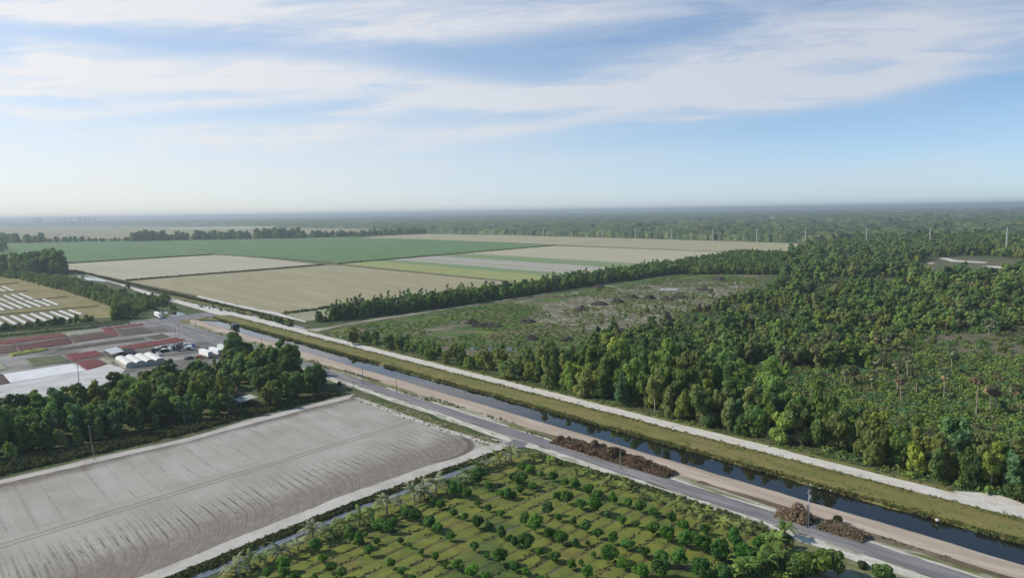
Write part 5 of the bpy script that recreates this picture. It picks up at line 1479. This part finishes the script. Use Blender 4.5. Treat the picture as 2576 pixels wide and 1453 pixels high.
for (u, v, rz, c, cn, lab, van) in [(405, 877, .3, (.70, .70, .70), 'white', 'white pickup parked at the left end of the nursery yard clutter', False), (430, 874, 1.2, (.55, .57, .60), 'silver', 'silver pickup in the middle of the nursery yard clutter', False),
                                    (455, 869, .2, (.04, .05, .07), 'black', 'black pickup parked below the long red plant bed', False), (487, 873, -.3, (.10, .13, .28), 'blue', 'blue van near the right end of the nursery yard clutter', True),
                                    (478, 880, .9, (.72, .72, .70), 'cream', 'white van standing by the pale yard track', True), (400, 893, .1, (.75, .75, .74), 'pure_white', 'white pickup near the arched greenhouse', False),
                                    (503, 901, .5, (.30, .08, .06), 'red', 'dark red pickup in front of the nearest white trailer', False), (476, 903, 2.0, (.07, .07, .08), 'charcoal', 'charcoal pickup at the wood edge left of the trailers', False)]:
    pickup(u, v, rz, c, cn, lab, van)


def tractor(u, v, rz, c, label):
    x, y = G(u, v); m = plain('tractor_paint', c, .4, .4)
    t = thing('farm_tractor', label, 'tractor', (x, y, 0), rz, 'tractors in the nursery yard')
    MB().prism([(-.4, .7), (2.0, .7), (2.1, 1.4), (.3, 1.5), (-.4, 1.4)], -.4, .4).build('hood', m, t)
    MB().prism([(-1.5, 1.1), (-.2, 1.1), (-.3, 2.6), (-1.4, 2.6)], -.7, .7).build('cab', M_glass, t)
    MB().box((-.85, 0, 2.68), (1.5, 1.6, .12)).build('roof', m, t)
    wheels(t, (-1.0,), .95, .8, .45); wheels(t, (1.5,), .7, .5, .3)


tractor(440, 881, .7, (.06, .20, .05), 'green tractor among the dark crates of the nursery yard')
tractor(462, 878, 2.4, (.30, .14, .03), 'orange tractor right of the green one in the nursery yard')
for i in range(44):
    g = random.Random(i + 700); u = 385 + g.random() * 105; v = 886 - (u - 385) * .13 + g.uniform(-7, 7); x, y = G(u, v)
    w, d_, h = g.uniform(1.6, 3.6), g.uniform(1.2, 2.4), g.uniform(.8, 1.9); dark = g.random() < .68
    t = thing('pallet_stack' if dark else 'supply_crate', f'{"dark stack of nursery pots on a pallet" if dark else "pale supply crate"}, {nth(i + 1)} of the clutter counted from the greenhouse', 'pallet' if dark else 'crate', (x, y, 0), g.uniform(0, 3), 'clutter in the nursery yard')
    MB().box((0, 0, .08), (w, d_, .16)).build('pallet', M_wood, t)
    b = MB(); n = 3
    for a in range(n):
        for e in range(2):
            b.box(((a - 1) * w / n, (e - .5) * d_ / 2, .17 + h * g.uniform(.35, .5)), (w / n * .9, d_ / 2 * .9, h * g.uniform(.7, 1.0)))
    b.build('load', M_black if dark else M_white_paint, t)
x, y = G(854, 967)
t = thing('black_cart', 'small black cart standing at the edge of the gray road by the wood', 'cart', (x, y, 0), R(-5))
MB().prism([(-.9, .35), (.9, .35), (1.0, .9), (.2, 1.0), (-.1, 1.5), (-.9, 1.45)], -.6, .6).build('body', M_black, t)
wheels(t, (.6, -.6), .6, .32, .22)

# ------------------------------------------------------------------ nursery buildings
def greenhouse():
    L, W, n = 25.0, 4.9, 4
    x, y = G(340, 926)
    t = thing('arched_greenhouse', 'white greenhouse of four joined plastic arches behind the wood', 'greenhouse', (-222, -101.5, 0), R(-1))
    m = plain('white_plastic_film', (.60, .58, .52), .35, .4, .05, .4); endm = plain('end_film', (.42, .40, .33), .5, .3, .1, .8)
    for k in range(n):
        y0 = k * W; prof = [(y0 + W / 2 - W / 2 * math.cos(math.pi * i / 10), 1.7 + 1.55 * math.sin(math.pi * i / 10)) for i in range(11)]
        o = MB().prism(prof, 0, L, 'x').build('roof_arch', m, t)
        MB().prism([(q[0], q[1]) for q in prof] + [(y0 + W, .05), (y0, .05)], L + .01, L + .06, 'x').build('end_wall', endm, t)
        MB().prism([(q[0], q[1]) for q in prof] + [(y0 + W, .05), (y0, .05)], -.06, -.01, 'x').build('end_wall', endm, t)
        MB().box((L + .09, y0 + W / 2, 1.05), (.05, 1.4, 2.0)).build('door', M_metal, t)
        if k: MB().box((L / 2, y0, 1.72), (L, .3, .10)).build('gutter', M_metal, t)
    for s in (-.05, n * W + .05): MB().box((L / 2, s, .85), (L, .06, 1.65)).build('side_wall', endm, t)


greenhouse()


def shelter(name, label, x0, y0, L, W, h, slope, m, nx):
    t = thing(name, label, 'shelter', (x0, y0, 0), R(-1))
    MB().prism([(0, h), (W, h + slope), (W, h + slope + .12), (0, h + .12)], 0, L, 'x').build('roof', m, t)
    for i in range(nx):
        for s in (0, 1):
            MB().tube([(.2 + (L - .4) * i / (nx - 1), .2 + (W - .4) * s, 0), (.2 + (L - .4) * i / (nx - 1), .2 + (W - .4) * s, h + slope * s)], [.1, .1], 6).build('post', M_wood, t)
    return t


t = shelter('open_shed', 'gray metal-roofed open shed left of the arched greenhouse', -247, -101.5, 19, 6.5, 3.4, .9, plain('gray_roof', (.40, .41, .43), .4, .4, .06, .5), 4)
MB().box((9.5, 6.2, 1.6), (18.4, .1, 3.0)).build('back_wall', M_darkwood, t)
shelter('shade_house', 'low dark shade-cloth canopy behind the gray shed', -249, -96, 18, 8.5, 2.3, .1, plain('shade_cloth', (.035, .037, .045), .9, .1), 4)


def house():
    t = thing('farm_house', 'house with dark hipped roof and pale porch roof half hidden in the wood', 'house', (-86, -86, 0), R(4))
    wm = plain('pale_stucco', (.52, .50, .44), .9, .1, .08, .6); rm = plain('dark_shingles', (.075, .062, .060), .9, .1, .25, 1.5); pm = plain('pale_green_roof', (.36, .40, .35), .5, .3, .1, .6)
    MB().box((0, 0, 1.4), (13, 8, 2.8)).build('wall', wm, t)
    b = MB(); b.add([(-7.1, -4.6, 2.8), (7.1, -4.6, 2.8), (7.1, 4.6, 2.8), (-7.1, 4.6, 2.8), (-3, 0, 5.6), (3, 0, 5.6)], [(0, 1, 5, 4), (1, 2, 5), (2, 3, 4, 5), (3, 0, 4), (3, 2, 1, 0)])
    rf = b.build('roof', rm, t); MB().box((2, 1, 5.5), (.8, .8, 1.4)).build('chimney', plain('brick', (.25, .12, .09)), rf)
    p = MB().prism([(-3.5, 2.6), (4.5, 3.2), (4.5, 3.3), (-3.5, 2.7)], 6.7, 14.0, 'x').build('porch_roof', pm, t)
    for yy in (-3.2, 4.2): MB().tube([(13.7, yy, 0), (13.7, yy, 2.7)], [.09, .09], 6).build('porch_post', wm, p)
    for yy in (-2, 2): w = MB().box((6.53, yy, 1.5), (.06, 1.3, 1.2)).build('window', M_glass, t); MB().box((6.55, yy, .85), (.14, 1.5, .08)).build('sill', M_white_paint, w)
    d_ = MB().box((6.53, 0, 1.05), (.06, 1.0, 2.1)).build('door', M_darkwood, t); MB().box((6.6, .35, 1.0), (.06, .06, .12)).build('handle', M_metal, d_)


house()


def pump_house():
    x, y = -291.0, -8.5
    t = thing('pump_house', 'dark boxy pump house standing on piles in the canal', 'pump house', (x, y, 0), R(-2))
    dm = plain('dark_sheet_metal', (.030, .030, .036), .6, .3, .2, .6)
    MB().box((0, 0, 1.85), (5.4, 4.6, 3.1)).build('wall', dm, t)
    MB().prism([(-2.6, 3.4), (2.6, 3.4), (2.6, 3.55), (0, 3.95), (-2.6, 3.55)], -2.9, 2.9, 'x').build('roof', plain('dull_roof', (.13, .12, .16), .6), t)
    MB().box((0, 0, .2), (5.8, 5.0, .2)).build('deck', M_darkwood, t)
    for a in (-2.5, 2.5):
        for c in (-2.1, 2.1): MB().tube([(a, c, -2.4), (a, c, .1)], [.16, .16], 8).build('pile', M_darkwood, t)
    MB().box((2.62, .5, 1.3), (.05, 1.0, 2.0)).build('door', M_darkwood, t)
    MB().tube([(0, -2.4, .6), (0, -4.2, .2), (0, -5.5, -.4)], [.3, .3, .3], 9).build('outlet_pipe', M_metal, t)


pump_house()

# planting beds: raised, bumpy
def bedmat(name, cols):
    m, b, p, pos = mat(name)
    c = cols[0]
    for i, cc in enumerate(cols[1:]): c = b.mix(b.rng(b.noise(b.vmath('ADD', pos, (9 * i, 4 * i, 0)), .22 + .2 * i, 4, .65), .42, .6), c, cc)
    f = b.rng(b.noise(pos, 1.5, 3, .7), .25, .75, .6, 1.4)
    s = b.N.new('ShaderNodeVectorMath'); s.operation = 'SCALE'; b.put(s.inputs[0], c); b.L.new(f, s.inputs['Scale']); b.L.new(s.outputs[0], p.inputs['Base Color'])
    return m


RED, DRED, DULL, DARKB, PALEG, GREENB, YELB = (bedmat('red_plants', [(.165, .042, .040), (.125, .045, .04)]), bedmat('dark_red_plants', [(.085, .032, .030), (.055, .038, .030), (.115, .030, .030)]), bedmat('dull_red_plants', [(.11, .062, .048), (.075, .052, .04)]),
                                               bedmat('dark_plants', [(.085, .085, .060), (.05, .055, .035), (.11, .08, .07)]), bedmat('pale_plants', [(.27, .27, .20), (.20, .21, .14)]), bedmat('green_plants', [(.105, .125, .06), (.08, .10, .045)]), bedmat('bright_hedge', [(.19, .21, .045), (.12, .15, .035)]))


def plant_bed(q, m, label, h=.55, seed=0, name='plant_bed', cat='plant bed', group='plant beds of the nursery'):
    g = np.random.default_rng(seed); A, B, C_, D = [np.array(G(u, v)) for u, v in Z(0, 729.9, *q)]
    n1 = int(max(6, np.linalg.norm(B - A) / .9)); n2 = int(max(5, np.linalg.norm(D - A) / .9)); V = []
    for i in range(n1 + 1):
        for j in range(n2 + 1):
            s, t_ = i / n1, j / n2; p = (A * (1 - s) + B * s) * (1 - t_) + (D * (1 - s) + C_ * s) * t_
            e = i in (0, n1) or j in (0, n2)
            V.append((p[0] + g.uniform(-.2, .2), p[1] + g.uniform(-.2, .2), .02 if e else h * g.uniform(.45, 1.1)))
    F = np.array([(i * (n2 + 1) + j, i * (n2 + 1) + j + 1, (i + 1) * (n2 + 1) + j + 1, (i + 1) * (n2 + 1) + j) for i in range(n1) for j in range(n2)])
    me = mesh_np(name, V, F, m)
    if sum(p.normal.z for p in me.polygons) < 0: me.flip_normals()
    tag(link(name, me), label, cat, group)


for i, (q, m, lab) in enumerate([
        (((-200, 530), (615, 434), (690, 462), (-200, 572)), RED, 'bright red bed along the far hedge, left of the pale bed'),
        (((-200, 580), (160, 553), (180, 622), (-200, 660)), DULL, 'dull brown-red bed at the left picture edge of the nursery'),
        (((165, 556), (690, 476), (735, 535), (185, 618)), DRED, 'dark red bed below the bright red far bed'),
        (((695, 470), (1035, 428), (1200, 462), (740, 533)), DULL, 'brownish red bed beneath the pale bed'),
        (((1020, 378), (1125, 370), (1210, 460), (1050, 440)), RED, 'bright red narrow bed right of the pale bed'),
        (((645, 432), (1005, 386), (1072, 410), (692, 460)), PALEG, 'pale gray-green bed between two red beds'),
        (((1140, 368), (1440, 335), (1452, 352), (1150, 386)), RED, 'thin red bed nearest to the farm road bend'),
        (((1160, 398), (1445, 370), (1550, 428), (1215, 462)), DARKB, 'dark gray-brown bed beside the farm road'),
        (((545, 590), (1430, 470), (1470, 495), (560, 618)), DARKB, 'long dark bed between two pale yard tracks'),
        (((1450, 470), (1640, 438), (1720, 470), (1560, 500)), DARKB, 'dark bed of pots right of the long dark bed'),
        (((1175, 572), (1780, 475), (1880, 507), (1300, 602)), RED, 'long bright red bed above the parked vehicles'),
        (((85, 645), (450, 580), (490, 602), (108, 672)), YELB, 'bright yellow-green hedge bed'),
        (((640, 652), (970, 606), (1040, 655), (722, 714)), RED, 'pinkish red bed left of the gray shed'),
        (((258, 692), (618, 655), (712, 714), (330, 775)), GREENB, 'green bed above the white ground sheet'),
        (((742, 722), (960, 692), (1088, 745), (872, 808)), RED, 'deep red bed right of the white ground sheet'),
        (((1000, 690), (1085, 668), (1185, 715), (1110, 742)), PALEG, 'pale tan bed by the foot of the gray shed'),
        (((-120, 845), (35, 848), (108, 935), (-120, 975)), DULL, 'rust brown bed left of the white ground sheet at the edge'),
        (((-120, 742), (45, 738), (85, 800), (-120, 835)), PALEG, 'pale yellowish bed at the left edge above the rust brown bed')]): plant_bed(q, m, lab, 1.1 if m is YELB else .55, i)
q = [G(*p) for p in Z(0, 729.9, (35, 850), (722, 742), (852, 808), (118, 930))]
M_sheetw = plain('white_ground_cover', (.60, .60, .60), .6, .2, .12, .15)
o = sheet('ground_cover_sheet', q, .2, M_sheetw, .4, 3, kind='thing'); tag(o, 'large white plastic sheet spread on the ground of the nursery', 'ground sheet'); del o['kind']
o.modifiers.new('thickness', 'SOLIDIFY').thickness = .06
# plastic-covered beds in the grass strips
M_mulch = plain('white_mulch_film', (.50, .495, .47), .5, .3, .06, .5)
ML = [[((20, 1195), (165, 1272)), ((120, 1185), (275, 1265)), ((220, 1175), (385, 1252)), ((318, 1165), (480, 1240)), ((415, 1155), (580, 1228)), ((515, 1145), (705, 1222)), ((605, 1135), (765, 1200)), ((700, 1128), (830, 1172)), ((-90, 1205), (60, 1287))],
      [((-60, 1070), (40, 1133)), ((0, 1060), (140, 1120)), ((85, 1050), (230, 1112)), ((170, 1040), (320, 1102)), ((260, 1033), (415, 1095)), ((345, 1025), (510, 1085)), ((435, 1018), (590, 1078))],
      [((-40, 998), (80, 1042)), ((45, 980), (165, 1035)), ((125, 972), (248, 1025)), ((205, 965), (335, 1018))],
      [((-40, 905), (60, 940)), ((30, 890), (135, 935))]]
for ri, row in enumerate(ML):
    for i, (a, b_) in enumerate(sorted(row)):
        A, B = [np.array(G(*p)) for p in Z(0, 498, a, b_)]; L = np.linalg.norm(B - A); w = [2.7, 2.5, 2.3, 2.2][ri]
        o = MB().prism([(-w / 2, .02), (-w * .42, .42), (0, .55), (w * .42, .42), (w / 2, .02)], 0, L, 'x').build('mulch_bed', M_mulch)
        o.location = (A[0], A[1], .14); o.rotation_euler = (0, 0, math.atan2(B[1] - A[1], B[0] - A[0]))
        tag(o, f'white plastic-covered bed, {nth(i + 1)} from the left in the {["nearest", "second", "third", "farthest"][ri]} row of grass strips', 'plastic-covered bed', 'plastic-covered beds in the grass strips')

# pale pad in the clearing
o = MB().box((0, 0, .5), (17, 10, 1.0)).build('concrete_pad', plain('pad_concrete', (.46, .46, .47), .9, .1, .1, .3)); x, y = G(1683, 730); o.location = (x, y, 0); o.rotation_euler = (0, 0, R(40))
tag(o, 'pale rectangular concrete pad at the back of the clearing', 'concrete pad')
# rocks on the canal bank
M_rock = plain('pale_rock', (.50, .46, .40), .9, .1, .1, 1.5)
for i, (u, v, s, lab) in enumerate([(2358, 1310, .8, 'largest pale rock on the water edge of the grassy bank at right'), (2040, 1221, .45, 'pale rock at the left end of the rocks on the grassy bank'), (2062, 1229, .4, 'middle pale rock of three on the grassy bank'), (2090, 1235, .45, 'right pale rock of three on the grassy bank')]):
    g = np.random.default_rng(i); v_, f_ = core([(0, 0, .2, 1.0)], g, .8); x, y = G(u, v); o = link('bank_rock', mesh_np('bank_rock', v_, f_, M_rock)); o.location = (x, y, .2); o.scale = (s, s * .8, s * .7); tag(o, lab, 'rock', 'rocks on the canal bank')

# ------------------------------------------------------------------ buildings far off
def far_building(u, v, L, W, h, label, roof, i):
    x, y = G(u, v); t = thing('far_building', label, 'building', (x, y, 0), math.atan2(CAM[1] - y, CAM[0] - x) + 1.57 + (i % 3 - 1) * .3, 'far buildings among the forest')
    MB().box((0, 0, h / 2), (L, W, h)).build('wall', plain('far_wall', (.38, .36, .33)), t)
    MB().prism([(-W / 2 - .6, h), (W / 2 + .6, h), (0, h + W * .22)], -L / 2 - .6, L / 2 + .6, 'x').build('roof', roof, t)


RFW, RFT = plain('white_roof', (.45, .44, .42), .6), plain('tan_roof', (.55, .36, .26), .7)
for i, (u, v, L, W, h, lab, rf) in enumerate([
        (2349, 607, 26, 14, 7, 'white-roofed building right of the tall pole near the far right clearing', RFW), (1933, 553.5, 120, 30, 17, 'long white far building above the right end of the tan field', RFW),
        (1602, 566, 26, 16, 17, 'small white far building above the middle of the forest', RFW), (1473, 575, 34, 16, 17, 'white far building above the left part of the power poles', RFW), (1835, 572.5, 26, 14, 17, 'small white far building left of the long white one', RFW),
        (1345, 576, 26, 14, 17, 'pale far building between the third and fifth power poles', RFW), (2410, 533, 260, 60, 22, 'wide tan-roofed far building near the right horizon', RFT), (2340, 536, 160, 50, 20, 'white far building left of the wide tan-roofed one', RFW),
        (2262, 535, 220, 50, 20, 'pale far building close under the right horizon, leftmost of three', RFW), (2132, 548, 90, 30, 18, 'pinkish far building in the forest right of centre', RFT), (2225, 549, 140, 30, 17, 'row of pale roofs in the right forest', RFW),
        (2540, 531, 300, 60, 22, 'pale far building at the right edge of the horizon', RFW), (706, 563, 30, 18, 17, 'white far building above the dark tree belt', RFW), (500, 567, 220, 40, 12, 'long white roof at the left edge of the far forest', RFW),
        (285, 571, 40, 24, 12, 'small white building on the far tan flats', RFW), (145, 591, 30, 18, 6, 'tiny white building in the middle of the far flats', RFW), (2010, 572, 30, 16, 17, 'white far roof above the twelfth power pole', RFW)]):
    far_building(u, v, L * .5, W * .6, h * .8, lab, rf, i)
M_tower = plain('hazy_tower', (.6, .6, .6), .7)
for i, (u, h, w) in enumerate([(86, 100, 26), (96, 110, 30), (104, 96, 24), (150, 93, 26), (163, 100, 40), (178, 96, 26), (200, 104, 36), (214, 108, 26), (226, 98, 44), (240, 93, 26)]):
    x, y = G(u, 565.2 - u * .0155)
    t = thing('city_tower', f'hazy high-rise on the left horizon, {nth(i + 1)} from the left of the skyline', 'high-rise', (x, y, 0), .7, 'skyline on the horizon')
    MB().box((0, 0, h * .46), (w, w, h * .92)).build('tower_body', M_tower, t); MB().box((0, 0, h * .96), (w * .6, w * .6, h * .08)).build('roof_block', M_tower, t)

# ------------------------------------------------------------------ haze
hz = MB().box((0, 0, 0), (2, 2, 2)).build('haze', None)
hz.data.materials.clear()
hm = bpy.data.materials.new('haze'); hm.use_nodes = True
hn, hl = hm.node_tree.nodes, hm.node_tree.links
for n in list(hn):
    if n.type == 'BSDF_PRINCIPLED': hn.remove(n)
pv = hn.new('ShaderNodeVolumePrincipled')
pv.inputs['Color'].default_value = (.53, .60, .69, 1)
pv.inputs['Density'].default_value = 1.05e-4
pv.inputs['Anisotropy'].default_value = .25
hl.new(pv.outputs[0], hn['Material Output'].inputs['Volume'])
hz.data.materials.append(hm)
hz.scale = (61000, 61000, 62); hz.location = (0, 0, 58)          # from -4 m to 120 m
hz['kind'] = 'stuff'
